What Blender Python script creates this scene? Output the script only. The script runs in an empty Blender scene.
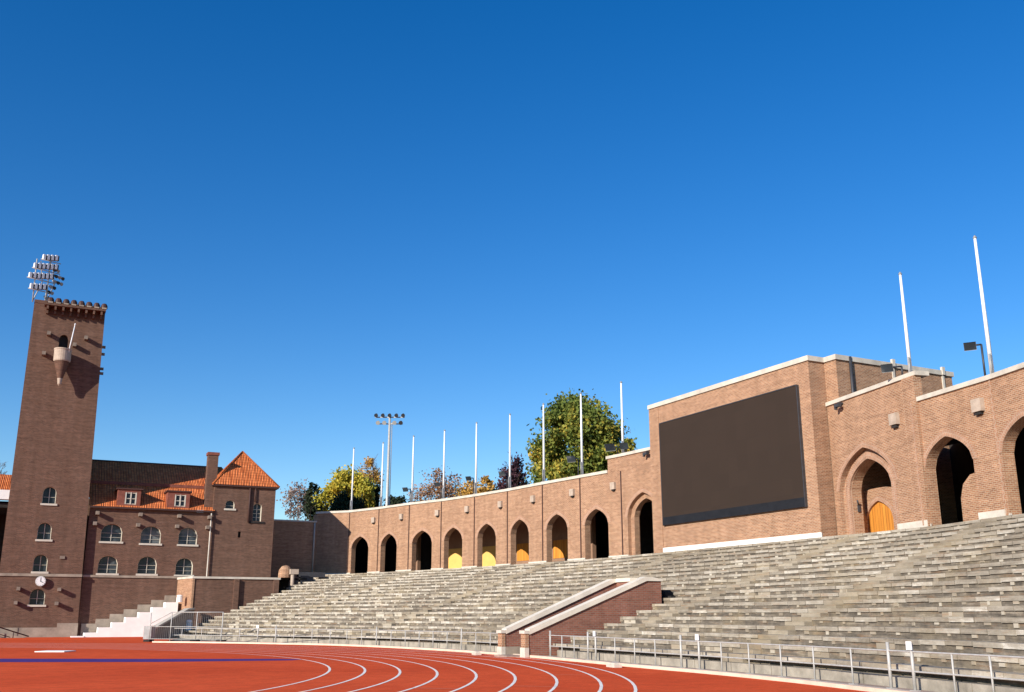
import bpy, bmesh, math, random
from mathutils import Vector, Matrix
from mathutils.geometry import tessellate_polygon
random.seed(7)
SC = bpy.context.scene
COL = SC.collection
R = math.radians
PI = math.pi

# ------------------------------------------------------------------ materials
def new_mat(name, rough=0.85, spec=0.25):
    m = bpy.data.materials.new(name); m.use_nodes = True
    nt = m.node_tree; b = nt.nodes['Principled BSDF']
    b.inputs['Roughness'].default_value = rough
    b.inputs['Specular IOR Level'].default_value = spec
    return m, nt, b
def N(nt, t, **kw):
    n = nt.nodes.new(t)
    for k, v in kw.items():
        if k in n.inputs: n.inputs[k].default_value = v
        else: setattr(n, k, v)
    return n
def rgba(c): return (c[0], c[1], c[2], 1)
def ramp(nt, stops, interp='LINEAR'):
    r = nt.nodes.new('ShaderNodeValToRGB'); r.color_ramp.interpolation = interp
    e = r.color_ramp.elements
    while len(e) < len(stops): e.new(0.5)
    for i, (p, c) in enumerate(stops): e[i].position = p; e[i].color = rgba(c)
    return r
def mixc(nt, fac, a, b, mode='MIX'):
    m = nt.nodes.new('ShaderNodeMix'); m.data_type = 'RGBA'; m.blend_type = mode
    L = nt.links
    def put(sock, v):
        if isinstance(v, (int, float)): sock.default_value = v
        elif isinstance(v, (tuple, list)): sock.default_value = rgba(v)
        else: L.new(v, sock)
    put(m.inputs[0], fac); put(m.inputs[6], a); put(m.inputs[7], b)
    return m.outputs[2]

def flat_mat(name, c, rough=0.8, spec=0.25, var=0.12, scale=1.5, metal=0.0):
    m, nt, b = new_mat(name, rough, spec); L = nt.links
    tc = N(nt, 'ShaderNodeTexCoord'); no = N(nt, 'ShaderNodeTexNoise', Scale=scale, Detail=5.0, Roughness=0.65)
    L.new(tc.outputs['Object'], no.inputs['Vector'])
    lo = [x*(1-var*1.6) for x in c]; hi = [min(1, x*(1+var)) for x in c]
    rp = ramp(nt, [(0.3, lo), (0.7, hi)]); L.new(no.outputs['Fac'], rp.inputs[0])
    L.new(rp.outputs[0], b.inputs['Base Color']); b.inputs['Metallic'].default_value = metal
    return m

def brick_mat(name, c1, c2, mortar, stain=(0.10, 0.07, 0.05), stain_amt=0.25, bw=0.26, bh=0.085, pale=0.0):
    m, nt, b = new_mat(name, 0.95, 0.04); L = nt.links
    uv = N(nt, 'ShaderNodeUVMap'); uv.uv_map = 'UVMap'
    br = N(nt, 'ShaderNodeTexBrick', Scale=1.0)
    br.inputs['Mortar Size'].default_value = 0.013; br.inputs['Mortar Smooth'].default_value = 0.2
    br.inputs['Brick Width'].default_value = bw; br.inputs['Row Height'].default_value = bh
    br.inputs['Bias'].default_value = -0.1
    br.inputs['Color1'].default_value = rgba(c1); br.inputs['Color2'].default_value = rgba(c2)
    br.inputs['Mortar'].default_value = rgba(mortar)
    wob = N(nt, 'ShaderNodeTexNoise', Scale=3.0, Detail=2.0); L.new(uv.outputs[0], wob.inputs['Vector'])
    va = N(nt, 'ShaderNodeVectorMath'); va.operation = 'MULTIPLY_ADD'
    L.new(wob.outputs['Color'], va.inputs[0]); va.inputs[1].default_value = (0.012, 0.012, 0); L.new(uv.outputs[0], va.inputs[2])
    L.new(va.outputs[0], br.inputs['Vector'])
    n1 = N(nt, 'ShaderNodeTexNoise', Scale=0.35, Detail=6.0, Roughness=0.7); L.new(uv.outputs[0], n1.inputs['Vector'])
    n2 = N(nt, 'ShaderNodeTexNoise', Scale=2.2, Detail=4.0, Roughness=0.7); L.new(uv.outputs[0], n2.inputs['Vector'])
    # vertical streaks of old rain
    mp = N(nt, 'ShaderNodeMapping'); mp.inputs['Scale'].default_value = (1.6, 0.12, 1); L.new(uv.outputs[0], mp.inputs['Vector'])
    n3 = N(nt, 'ShaderNodeTexNoise', Scale=1.0, Detail=4.0); L.new(mp.outputs[0], n3.inputs['Vector'])
    r1 = ramp(nt, [(0.42, (0, 0, 0)), (0.75, (1, 1, 1))]); L.new(n1.outputs['Fac'], r1.inputs[0])
    ml = N(nt, 'ShaderNodeMath'); ml.operation = 'MULTIPLY'; L.new(r1.outputs[0], ml.inputs[0]); ml.inputs[1].default_value = stain_amt
    c = mixc(nt, ml.outputs[0], br.outputs['Color'], stain)
    r2 = ramp(nt, [(0.3, (0.88, 0.87, 0.87)), (0.7, (1.08, 1.07, 1.07))]); L.new(n2.outputs['Fac'], r2.inputs[0])
    c = mixc(nt, 1.0, c, r2.outputs[0], 'MULTIPLY')
    mp4 = N(nt, 'ShaderNodeMapping'); mp4.inputs['Scale'].default_value = (0.45, 5.2, 1); L.new(uv.outputs[0], mp4.inputs['Vector'])
    n4 = N(nt, 'ShaderNodeTexNoise', Scale=1.0, Detail=3.0, Roughness=0.6); L.new(mp4.outputs[0], n4.inputs['Vector'])
    r4 = ramp(nt, [(0.32, (0.85, 0.84, 0.83)), (0.66, (1.10, 1.10, 1.10))]); L.new(n4.outputs['Fac'], r4.inputs[0])
    c = mixc(nt, 1.0, c, r4.outputs[0], 'MULTIPLY')
    r3 = ramp(nt, [(0.35, (0.90, 0.89, 0.88)), (0.65, (1.04, 1.04, 1.04))]); L.new(n3.outputs['Fac'], r3.inputs[0])
    c = mixc(nt, 1.0, c, r3.outputs[0], 'MULTIPLY')
    L.new(c, b.inputs['Base Color'])
    bp = N(nt, 'ShaderNodeBump', Strength=0.2, Distance=0.02); L.new(br.outputs['Fac'], bp.inputs['Height']); bp.invert = True
    L.new(bp.outputs[0], b.inputs['Normal'])
    return m

def island_mat(name, stops, rough=0.9, noise=0.3, nscale=4.0, spec=0.12, spread=1.0, streak=(0.9, 7.0, 1.0), rust=0.55):
    m, nt, b = new_mat(name, rough, spec); L = nt.links
    g = N(nt, 'ShaderNodeNewGeometry'); tc = N(nt, 'ShaderNodeTexCoord')
    no = N(nt, 'ShaderNodeTexNoise', Scale=nscale, Detail=5.0, Roughness=0.7); L.new(tc.outputs['Object'], no.inputs['Vector'])
    n2 = N(nt, 'ShaderNodeTexNoise', Scale=0.22, Detail=3.0, Roughness=0.6); L.new(tc.outputs['Object'], n2.inputs['Vector'])
    def madd(x, k, c):
        a = N(nt, 'ShaderNodeMath'); a.operation = 'MULTIPLY_ADD'; L.new(x, a.inputs[0]); a.inputs[1].default_value = k
        if isinstance(c, float): a.inputs[2].default_value = c
        else: L.new(c, a.inputs[2])
        return a.outputs[0]
    uv = N(nt, 'ShaderNodeUVMap'); uv.uv_map = 'UVMap'
    mp = N(nt, 'ShaderNodeMapping'); mp.inputs['Scale'].default_value = streak; L.new(uv.outputs[0], mp.inputs['Vector'])
    n3 = N(nt, 'ShaderNodeTexNoise', Scale=1.0, Detail=5.0, Roughness=0.68); L.new(mp.outputs[0], n3.inputs['Vector'])
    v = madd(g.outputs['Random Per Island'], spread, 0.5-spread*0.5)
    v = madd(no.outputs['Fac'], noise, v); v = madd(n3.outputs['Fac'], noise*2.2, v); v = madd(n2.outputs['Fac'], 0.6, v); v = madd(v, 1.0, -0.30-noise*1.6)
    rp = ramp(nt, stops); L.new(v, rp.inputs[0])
    # rusty and lichen-coloured stains that run along the stones
    n5 = N(nt, 'ShaderNodeTexNoise', Scale=0.8, Detail=4.0, Roughness=0.65); L.new(mp.outputs[0], n5.inputs['Vector'])
    r5 = ramp(nt, [(0.54, (0, 0, 0)), (0.74, (rust, rust, rust))]); L.new(n5.outputs['Fac'], r5.inputs[0])
    c = mixc(nt, r5.outputs[0], rp.outputs[0], (0.30, 0.165, 0.085))
    n6 = N(nt, 'ShaderNodeTexNoise', Scale=0.5, Detail=4.0, Roughness=0.6); L.new(tc.outputs['Object'], n6.inputs['Vector'])
    r6 = ramp(nt, [(0.5, (0, 0, 0)), (0.72, (0.4, 0.4, 0.4))]); L.new(n6.outputs['Fac'], r6.inputs[0])
    c = mixc(nt, r6.outputs[0], c, (0.36, 0.28, 0.165))
    L.new(c, b.inputs['Base Color'])
    return m

def leaf_mat(name, stops):
    m, nt, b = new_mat(name, 0.7, 0.2); L = nt.links
    g = N(nt, 'ShaderNodeNewGeometry')
    tc = N(nt, 'ShaderNodeTexCoord'); no = N(nt, 'ShaderNodeTexNoise', Scale=0.35, Detail=3.0)
    L.new(tc.outputs['Object'], no.inputs['Vector'])
    mx = N(nt, 'ShaderNodeMath'); mx.operation = 'MULTIPLY_ADD'
    L.new(g.outputs['Random Per Island'], mx.inputs[0]); mx.inputs[1].default_value = 0.45
    m2 = N(nt, 'ShaderNodeMath'); m2.operation = 'MULTIPLY_ADD'; L.new(no.outputs['Fac'], m2.inputs[0]); m2.inputs[1].default_value = 1.6; m2.inputs[2].default_value = -0.52
    L.new(m2.outputs[0], mx.inputs[2])
    rp = ramp(nt, stops); L.new(mx.outputs[0], rp.inputs[0]); L.new(rp.outputs[0], b.inputs['Base Color'])
    # leaves pass some light through
    tr = N(nt, 'ShaderNodeBsdfTranslucent'); L.new(rp.outputs[0], tr.inputs['Color'])
    ms = N(nt, 'ShaderNodeMixShader'); ms.inputs[0].default_value = 0.3
    out = nt.nodes['Material Output']; L.new(b.outputs[0], ms.inputs[1]); L.new(tr.outputs[0], ms.inputs[2]); L.new(ms.outputs[0], out.inputs['Surface'])
    return m

def tile_mat(name):
    m, nt, b = new_mat(name, 0.92, 0.04); L = nt.links
    uv = N(nt, 'ShaderNodeUVMap'); uv.uv_map = 'UVMap'
    br = N(nt, 'ShaderNodeTexBrick', Scale=1.0); br.offset = 0.0
    br.inputs['Brick Width'].default_value = 0.24; br.inputs['Row Height'].default_value = 0.36
    br.inputs['Mortar Size'].default_value = 0.022; br.inputs['Mortar Smooth'].default_value = 0.5
    br.inputs['Color1'].default_value = rgba((0.78, 0.25, 0.09)); br.inputs['Color2'].default_value = rgba((0.60, 0.165, 0.055))
    br.inputs['Mortar'].default_value = rgba((0.22, 0.055, 0.025))
    L.new(uv.outputs[0], br.inputs['Vector'])
    n = N(nt, 'ShaderNodeTexNoise', Scale=0.9, Detail=5.0, Roughness=0.7); L.new(uv.outputs[0], n.inputs['Vector'])
    r2 = ramp(nt, [(0.3, (0.7, 0.68, 0.66)), (0.7, (1.12, 1.1, 1.1))]); L.new(n.outputs['Fac'], r2.inputs[0])
    L.new(mixc(nt, 1.0, br.outputs['Color'], r2.outputs[0], 'MULTIPLY'), b.inputs['Base Color'])
    wv = N(nt, 'ShaderNodeTexWave', Scale=2.1, Distortion=0.0); wv.bands_direction = 'X'
    L.new(uv.outputs[0], wv.inputs['Vector'])
    bp = N(nt, 'ShaderNodeBump', Strength=0.8, Distance=0.06); L.new(wv.outputs['Fac'], bp.inputs['Height']); L.new(bp.outputs[0], b.inputs['Normal'])
    return m

def track_mat(name):
    m, nt, b = new_mat(name, 0.95, 0.04); L = nt.links
    tc = N(nt, 'ShaderNodeTexCoord')
    n1 = N(nt, 'ShaderNodeTexNoise', Scale=0.16, Detail=6.0, Roughness=0.6); L.new(tc.outputs['Object'], n1.inputs['Vector'])
    n2 = N(nt, 'ShaderNodeTexNoise', Scale=60.0, Detail=3.0); L.new(tc.outputs['Object'], n2.inputs['Vector'])
    n4 = N(nt, 'ShaderNodeTexNoise', Scale=1.3, Detail=5.0, Roughness=0.7); L.new(tc.outputs['Object'], n4.inputs['Vector'])
    r1 = ramp(nt, [(0.3, (0.66, 0.086, 0.027)), (0.7, (0.80, 0.118, 0.038))]); L.new(n1.outputs['Fac'], r1.inputs[0])
    n7 = N(nt, 'ShaderNodeTexNoise', Scale=9.0, Detail=4.0, Roughness=0.75); L.new(tc.outputs['Object'], n7.inputs['Vector'])
    r7 = ramp(nt, [(0.3, (0.84, 0.82, 0.80)), (0.62, (1.05, 1.06, 1.08)), (0.8, (1.12, 1.25, 1.4))]); L.new(n7.outputs['Fac'], r7.inputs[0])
    r2 = ramp(nt, [(0.3, (0.80, 0.80, 0.80)), (0.7, (1.14, 1.14, 1.14))]); L.new(n2.outputs['Fac'], r2.inputs[0])
    r4 = ramp(nt, [(0.25, (0.80, 0.77, 0.77)), (0.6, (1.04, 1.04, 1.04))]); L.new(n4.outputs['Fac'], r4.inputs[0])
    c = mixc(nt, 1.0, r1.outputs[0], r2.outputs[0], 'MULTIPLY'); c = mixc(nt, 1.0, c, r7.outputs[0], 'MULTIPLY'); c = mixc(nt, 1.0, c, r4.outputs[0], 'MULTIPLY')
    L.new(c, b.inputs['Base Color'])
    bp = N(nt, 'ShaderNodeBump', Strength=0.25, Distance=0.01); L.new(n2.outputs['Fac'], bp.inputs['Height']); L.new(bp.outputs[0], b.inputs['Normal'])
    return m

M = {}
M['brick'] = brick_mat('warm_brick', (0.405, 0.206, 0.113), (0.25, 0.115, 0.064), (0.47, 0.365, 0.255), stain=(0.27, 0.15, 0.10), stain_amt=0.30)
M['brick_ring'] = brick_mat('arch_brick', (0.45, 0.255, 0.165), (0.36, 0.195, 0.12), (0.46, 0.355, 0.265), stain_amt=0.10, bw=0.12, bh=0.2)
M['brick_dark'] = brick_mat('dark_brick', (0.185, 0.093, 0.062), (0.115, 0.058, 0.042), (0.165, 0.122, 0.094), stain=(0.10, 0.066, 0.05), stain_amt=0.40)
M['brick_red'] = brick_mat('red_brick', (0.33, 0.13, 0.085), (0.23, 0.085, 0.060), (0.27, 0.19, 0.15), stain_amt=0.3)
M['stone'] = flat_mat('pale_stone', (0.60, 0.54, 0.45), 0.85, var=0.12, scale=2.0)
M['coping'] = flat_mat('coping_stone', (0.58, 0.52, 0.43), 0.85, var=0.15, scale=1.2)
M['block'] = flat_mat('block_stone', (0.45, 0.355, 0.275), 0.85, var=0.14, scale=3.0)
M['rail_stone'] = flat_mat('passage_coping_stone', (0.74, 0.66, 0.54), 0.85, var=0.12, scale=1.2)
M['grey_stone'] = flat_mat('grey_stone', (0.33, 0.27, 0.21), 0.9, var=0.2, scale=1.2)
M['white'] = flat_mat('white_limestone', (0.88, 0.86, 0.81), 0.8, var=0.06, scale=1.0)
M['paint_white'] = flat_mat('white_paint', (0.80, 0.80, 0.79), 0.45, spec=0.4, var=0.05, scale=3.0)
M['line_white'] = flat_mat('line_paint', (0.95, 0.86, 0.76), 0.9, spec=0.05, var=0.10, scale=2.5)
M['line_faint'] = flat_mat('worn_line_paint', (0.76, 0.28, 0.17), 0.9, spec=0.05, var=0.12, scale=2.5)
M['blue_paint'] = flat_mat('blue_paint', (0.085, 0.045, 0.20), 0.9, spec=0.05, var=0.12, scale=2.0)
M['metal'] = flat_mat('galvanised_steel', (0.47, 0.455, 0.42), 0.55, spec=0.5, var=0.12, scale=6.0, metal=0.15)
M['dark_metal'] = flat_mat('dark_metal', (0.045, 0.045, 0.05), 0.5, spec=0.5, var=0.2, scale=3.0)
M['grey_metal'] = flat_mat('grey_metal', (0.30, 0.30, 0.29), 0.5, spec=0.5, var=0.15, scale=3.0)
M['bracket_stone'] = flat_mat('weathered_bracket', (0.24, 0.19, 0.15), 0.9, var=0.2, scale=3.0)
M['gutter'] = flat_mat('brown_gutter', (0.07, 0.035, 0.028), 0.6, var=0.15)
M['dormer'] = flat_mat('dormer_boards', (0.22, 0.075, 0.05), 0.75, var=0.2, scale=3.0)
M['cream'] = flat_mat('cream_window_paint', (0.56, 0.51, 0.42), 0.6, var=0.08)
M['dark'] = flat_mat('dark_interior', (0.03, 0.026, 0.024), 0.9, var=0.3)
M['plaster'] = flat_mat('gallery_plaster', (0.30, 0.18, 0.12), 0.9, var=0.12)
M['yellow'] = flat_mat('yellow_plaster', (0.74, 0.47, 0.14), 0.75, var=0.06)
M['screen_bar'] = flat_mat('screen_lower_bar', (0.014, 0.015, 0.018), 0.6, var=0.2)
M['terrace'] = flat_mat('terrace_concrete', (0.34, 0.30, 0.24), 0.9, var=0.25, scale=1.5)
M['kerb'] = flat_mat('kerb_stone', (0.70, 0.56, 0.43), 0.85, var=0.12, scale=1.0)
M['strip'] = flat_mat('edge_strip', (0.36, 0.27, 0.22), 0.9, var=0.25, scale=1.6)
M['ground'] = flat_mat('asphalt', (0.07, 0.07, 0.065), 0.95, var=0.25, scale=0.2)
M['track'] = track_mat('red_track')
M['tile'] = tile_mat('orange_tiles')
M['bark'] = flat_mat('bark', (0.075, 0.055, 0.045), 0.95, var=0.3, scale=4.0)
M['twig'] = flat_mat('pale_twigs', (0.20, 0.15, 0.14), 0.95, var=0.25, scale=4.0)
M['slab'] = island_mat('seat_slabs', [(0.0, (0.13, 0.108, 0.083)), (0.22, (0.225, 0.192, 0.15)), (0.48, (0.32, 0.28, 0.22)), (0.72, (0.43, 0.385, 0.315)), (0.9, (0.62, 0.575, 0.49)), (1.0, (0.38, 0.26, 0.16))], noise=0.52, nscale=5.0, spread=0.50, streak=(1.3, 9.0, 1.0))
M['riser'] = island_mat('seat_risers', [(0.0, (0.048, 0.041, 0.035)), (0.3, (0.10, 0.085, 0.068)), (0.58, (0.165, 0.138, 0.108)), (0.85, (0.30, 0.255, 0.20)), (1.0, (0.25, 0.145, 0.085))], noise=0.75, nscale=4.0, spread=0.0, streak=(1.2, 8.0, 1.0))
M['bracket'] = island_mat('bench_supports', [(0.0, (0.22, 0.18, 0.135)), (0.6, (0.36, 0.305, 0.23)), (1.0, (0.56, 0.51, 0.42))], noise=0.1, spread=0.8)
M['aisle'] = island_mat('aisle_stone', [(0.0, (0.13, 0.108, 0.08)), (0.35, (0.23, 0.192, 0.142)), (0.65, (0.32, 0.272, 0.205)), (1.0, (0.45, 0.39, 0.30))], noise=0.5, nscale=2.4, spread=0.5)

def wood_mat():
    m, nt, b = new_mat('orange_wood', 0.6, 0.3); L = nt.links
    uv = N(nt, 'ShaderNodeUVMap'); uv.uv_map = 'UVMap'
    br = N(nt, 'ShaderNodeTexBrick', Scale=1.0); br.offset = 0.0
    br.inputs['Brick Width'].default_value = 0.24; br.inputs['Row Height'].default_value = 20.0
    br.inputs['Mortar Size'].default_value = 0.012
    br.inputs['Color1'].default_value = rgba((0.72, 0.32, 0.055)); br.inputs['Color2'].default_value = rgba((0.56, 0.22, 0.035)); br.inputs['Mortar'].default_value = rgba((0.20, 0.07, 0.012))
    L.new(uv.outputs[0], br.inputs['Vector'])
    mp = N(nt, 'ShaderNodeMapping'); mp.inputs['Scale'].default_value = (9, 0.5, 1); L.new(uv.outputs[0], mp.inputs['Vector'])
    n = N(nt, 'ShaderNodeTexNoise', Scale=1.0, Detail=6.0); L.new(mp.outputs[0], n.inputs['Vector'])
    r2 = ramp(nt, [(0.3, (0.78, 0.74, 0.70)), (0.7, (1.1, 1.1, 1.1))]); L.new(n.outputs['Fac'], r2.inputs[0])
    L.new(mixc(nt, 1.0, br.outputs['Color'], r2.outputs[0], 'MULTIPLY'), b.inputs['Base Color'])
    return m
M['wood'] = wood_mat()
def screen_mat():
    m, nt, b = new_mat('led_display', 0.7, 0.12); L = nt.links
    uv = N(nt, 'ShaderNodeUVMap'); uv.uv_map = 'UVMap'
    br = N(nt, 'ShaderNodeTexBrick', Scale=1.0); br.offset = 0.0
    br.inputs['Brick Width'].default_value = 0.96; br.inputs['Row Height'].default_value = 0.96
    br.inputs['Mortar Size'].default_value = 0.006
    br.inputs['Color1'].default_value = rgba((0.039, 0.0265, 0.0195)); br.inputs['Color2'].default_value = rgba((0.036, 0.0245, 0.018)); br.inputs['Mortar'].default_value = rgba((0.031, 0.023, 0.019))
    L.new(uv.outputs[0], br.inputs['Vector']); L.new(br.outputs['Color'], b.inputs['Base Color'])
    return m
M['screen'] = screen_mat()
def glass_mat():
    m, nt, b = new_mat('window_glass', 0.15, 0.25)
    L = nt.links
    tc = N(nt, 'ShaderNodeTexCoord'); no = N(nt, 'ShaderNodeTexNoise', Scale=0.8, Detail=3.0)
    L.new(tc.outputs['Object'], no.inputs['Vector'])
    oi = N(nt, 'ShaderNodeObjectInfo'); ad = N(nt, 'ShaderNodeMath'); ad.operation = 'MULTIPLY_ADD'; L.new(oi.outputs['Random'], ad.inputs[0]); ad.inputs[1].default_value = 0.45; L.new(no.outputs['Fac'], ad.inputs[2])
    rp = ramp(nt, [(0.45, (0.010, 0.011, 0.013)), (0.85, (0.04, 0.05, 0.06)), (1.0, (0.13, 0.14, 0.14))]); L.new(ad.outputs[0], rp.inputs[0]); L.new(rp.outputs[0], b.inputs['Base Color'])
    return m
M['glass'] = glass_mat()
def clock_mat():
    m, nt, b = new_mat('clock_white', 0.4, 0.4); b.inputs['Base Color'].default_value = rgba((0.8, 0.8, 0.78)); return m
M['clock'] = clock_mat()

# ------------------------------------------------------------------ mesh builder
class Frame:
    """local (s along, d outward, z up) -> world"""
    def __init__(self, p0, p1=None, t=None, uoff=0.0):
        self.o = Vector((p0[0], p0[1], 0))
        if t is None: t = (p1[0]-p0[0], p1[1]-p0[1])
        l = math.hypot(*t); self.len = l if p1 else 0
        self.t = Vector((t[0]/l, t[1]/l, 0)); self.n = Vector((t[1]/l, -t[0]/l, 0)); self.u = uoff
    def __call__(self, s, d, z): return self.o + self.t*s + self.n*d + Vector((0, 0, z))
IDF = Frame((0, 0), t=(1, 0))            # s = X, d = -Y
TAPER = [0.0, 0.0]                          # foot x and inward lean per metre of height of a battered shaft
CAM_SCALE = [1.0, 0.0]                          # scale about the camera's position (moves parts back, same view), and its z drop
def place(p): return Vector((p[0]*CAM_SCALE[0], p[1]*CAM_SCALE[0], p[2]*CAM_SCALE[0]-CAM_SCALE[1]))
class MB:
    def __init__(self): self.v = []; self.f = []; self.uv = []; self.mi = []; self.sm = []
    def face(self, pts, uvs=None, mi=0, smooth=False):
        i = len(self.v); self.v += [tuple(p) for p in pts]; self.f.append(tuple(range(i, i+len(pts))))
        if uvs is None: uvs = [(p[0]+p[1], p[2]) for p in pts]
        self.uv += [tuple(u) for u in uvs]; self.mi.append(mi); self.sm.append(smooth)
    def lface(self, fr, L, mi=0):
        # L: local (s,d,z) ; uv by dominating local normal
        nx = ny = nz = 0.0
        for i in range(len(L)):
            a, b = L[i], L[(i+1) % len(L)]
            nx += (a[1]-b[1])*(a[2]+b[2]); ny += (a[2]-b[2])*(a[0]+b[0]); nz += (a[0]-b[0])*(a[1]+b[1])
        ax, ay, az = abs(nx), abs(ny), abs(nz)
        if ay >= ax and ay >= az: uv = [(p[0]+fr.u, p[2]) for p in L]
        elif az >= ax: uv = [(p[0]+fr.u, p[1]) for p in L]
        else: uv = [(p[1]+fr.u, p[2]) for p in L]
        self.face([fr(*p) for p in L], uv, mi)
    def box(self, fr, s0, s1, d0, d1, z0, z1, mi=0):
        c = [(s0, d1, z0), (s1, d1, z0), (s1, d0, z0), (s0, d0, z0), (s0, d1, z1), (s1, d1, z1), (s1, d0, z1), (s0, d0, z1)]
        for q in ((0, 1, 5, 4), (1, 2, 6, 5), (2, 3, 7, 6), (3, 0, 4, 7), (4, 5, 6, 7), (3, 2, 1, 0)):
            self.lface(fr, [c[i] for i in q], mi)
    def plate(self, fr, outer, d0, d1, holes=(), mi=0, mi_hole=None, back=True):
        """outline in (s,z) extruded between depths d0 (back) and d1 (front), with holes"""
        loops = [list(outer)] + [list(h) for h in holes]
        flat = [p for l in loops for p in l]
        if holes or len(outer) > 4:
            tris = tessellate_polygon([[Vector((p[0], p[1], 0)) for p in l] for l in loops])
        else: tris = [tuple(range(len(outer)))]
        for t in tris:
            self.lface(fr, [(flat[i][0], d1, flat[i][1]) for i in t], mi)
            if back: self.lface(fr, [(flat[i][0], d0, flat[i][1]) for i in reversed(t)], mi)
        for li, l in enumerate(loops):
            for i in range(len(l)):
                a, b = l[i], l[(i+1) % len(l)]
                self.lface(fr, [(a[0], d1, a[1]), (a[0], d0, a[1]), (b[0], d0, b[1]), (b[0], d1, b[1])], mi if li == 0 or mi_hole is None else mi_hole)
    def prism(self, poly, z0, z1, mi=0, ztop=None):
        """world XY polygon extruded in z"""
        n = len(poly); u = 0
        for i in range(n):
            a, b = poly[i], poly[(i+1) % n]; l = math.hypot(b[0]-a[0], b[1]-a[1])
            self.face([(a[0], a[1], z0), (b[0], b[1], z0), (b[0], b[1], z1), (a[0], a[1], z1)], [(u, z0), (u+l, z0), (u+l, z1), (u, z1)], mi); u += l
        tris = tessellate_polygon([[Vector((p[0], p[1], 0)) for p in poly]])
        for t in tris:
            self.face([(poly[i][0], poly[i][1], z1) for i in t], [(poly[i][0], poly[i][1]) for i in t], mi)
            self.face([(poly[i][0], poly[i][1], z0) for i in reversed(t)], [(poly[i][0], poly[i][1]) for i in reversed(t)], mi)
    def tube(self, a, b, r0, r1=None, seg=8, mi=0, caps=True):
        a = Vector(a); b = Vector(b); r1 = r0 if r1 is None else r1
        ax = (b-a); l = ax.length
        if l < 1e-6: return
        ax /= l; x = ax.orthogonal().normalized(); y = ax.cross(x)
        A = [a + (x*math.cos(2*PI*i/seg) + y*math.sin(2*PI*i/seg))*r0 for i in range(seg)]
        B = [b + (x*math.cos(2*PI*i/seg) + y*math.sin(2*PI*i/seg))*r1 for i in range(seg)]
        for i in range(seg):
            j = (i+1) % seg
            self.face([A[i], A[j], B[j], B[i]], [(i/seg*2, 0), ((i+1)/seg*2, 0), ((i+1)/seg*2, l), (i/seg*2, l)], mi, True)
        if caps: self.face(A[::-1], None, mi); self.face(B, None, mi)
    def lathe(self, fr, s, d, prof, seg=20, mi=0, a0=0.0, a1=2*PI):
        """profile [(r,z)] turned about the vertical at local (s,d)"""
        n = seg
        for k in range(len(prof)-1):
            (r0, z0), (r1, z1) = prof[k], prof[k+1]
            for i in range(n):
                t0 = a0+(a1-a0)*i/n; t1 = a0+(a1-a0)*(i+1)/n
                P = [(s+r0*math.cos(t0), d+r0*math.sin(t0), z0), (s+r0*math.cos(t1), d+r0*math.sin(t1), z0), (s+r1*math.cos(t1), d+r1*math.sin(t1), z1), (s+r1*math.cos(t0), d+r1*math.sin(t0), z1)]
                if r0 < 1e-5: P = [P[0], P[2], P[3]]
                elif r1 < 1e-5: P = P[:3]
                self.face([fr(*p) for p in P], [(p[0], p[2]) for p in P], mi, False)
    def build(self, name, mats, parent=None, weld=False, bevel=0.0):
        if TAPER[1]: self.v = [(p[0]-(p[0]-TAPER[0])*TAPER[1]*p[2], p[1], p[2]) for p in self.v]
        self.v = [tuple(place(p)) for p in self.v]
        me = bpy.data.meshes.new(name)
        org = Vector((0, 0, 0))
        if parent is not None: org = parent.matrix_world_loc if hasattr(parent, 'matrix_world_loc') else ORG.get(parent.name, Vector((0, 0, 0)))
        elif self.v:
            xs = [p[0] for p in self.v]; ys = [p[1] for p in self.v]; zs = [p[2] for p in self.v]
            org = Vector(((min(xs)+max(xs))/2, (min(ys)+max(ys))/2, min(zs)))
        me.from_pydata([(p[0]-org.x, p[1]-org.y, p[2]-org.z) for p in self.v], [], self.f)
        ul = me.uv_layers.new(name='UVMap')
        flat = [c for u in self.uv for c in u]
        ul.data.foreach_set('uv', flat)
        if not isinstance(mats, (list, tuple)): mats = [mats]
        for m in mats: me.materials.append(m)
        me.polygons.foreach_set('material_index', self.mi)
        me.polygons.foreach_set('use_smooth', self.sm)
        me.validate(); me.update()
        o = bpy.data.objects.new(name, me); COL.objects.link(o)
        if parent is not None: o.parent = parent; ORG[o.name] = org.copy()
        else: o.location = org; ORG[o.name] = org.copy()
        if weld or any(self.sm):
            bm = bmesh.new(); bm.from_mesh(me); bmesh.ops.remove_doubles(bm, verts=bm.verts, dist=0.0005); bm.to_mesh(me); bm.free()
        return o
ORG = {}
def tag(o, label=None, cat=None, group=None, kind=None):
    if label: o['label'] = label
    if cat: o['category'] = cat
    if group: o['group'] = group
    if kind: o['kind'] = kind
    return o
def thing(name, label, cat, loc=(0, 0, 0), group=None):
    o = bpy.data.objects.new(name, None); COL.objects.link(o); loc = tuple(place(loc)); o.location = loc; o.empty_display_size = 0.3
    ORG[o.name] = Vector(loc)
    return tag(o, label, cat, group)
def structure(o): o['kind'] = 'structure'; return o

def arch_pts(sc, w, z0, hs, rise, n=9, point=0.28):
    """closed outline of an opening with a gently pointed head: from bottom left round to bottom right"""
    P = [(sc-w/2, z0)]
    for i in range(2*n+1):
        u = -1 + i/n
        h = (1-point)*math.sqrt(max(0, 1-u*u)) + point*(1-abs(u))
        P.append((sc+u*w/2, z0+hs+rise*h))
    P.append((sc+w/2, z0))
    return P

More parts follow.
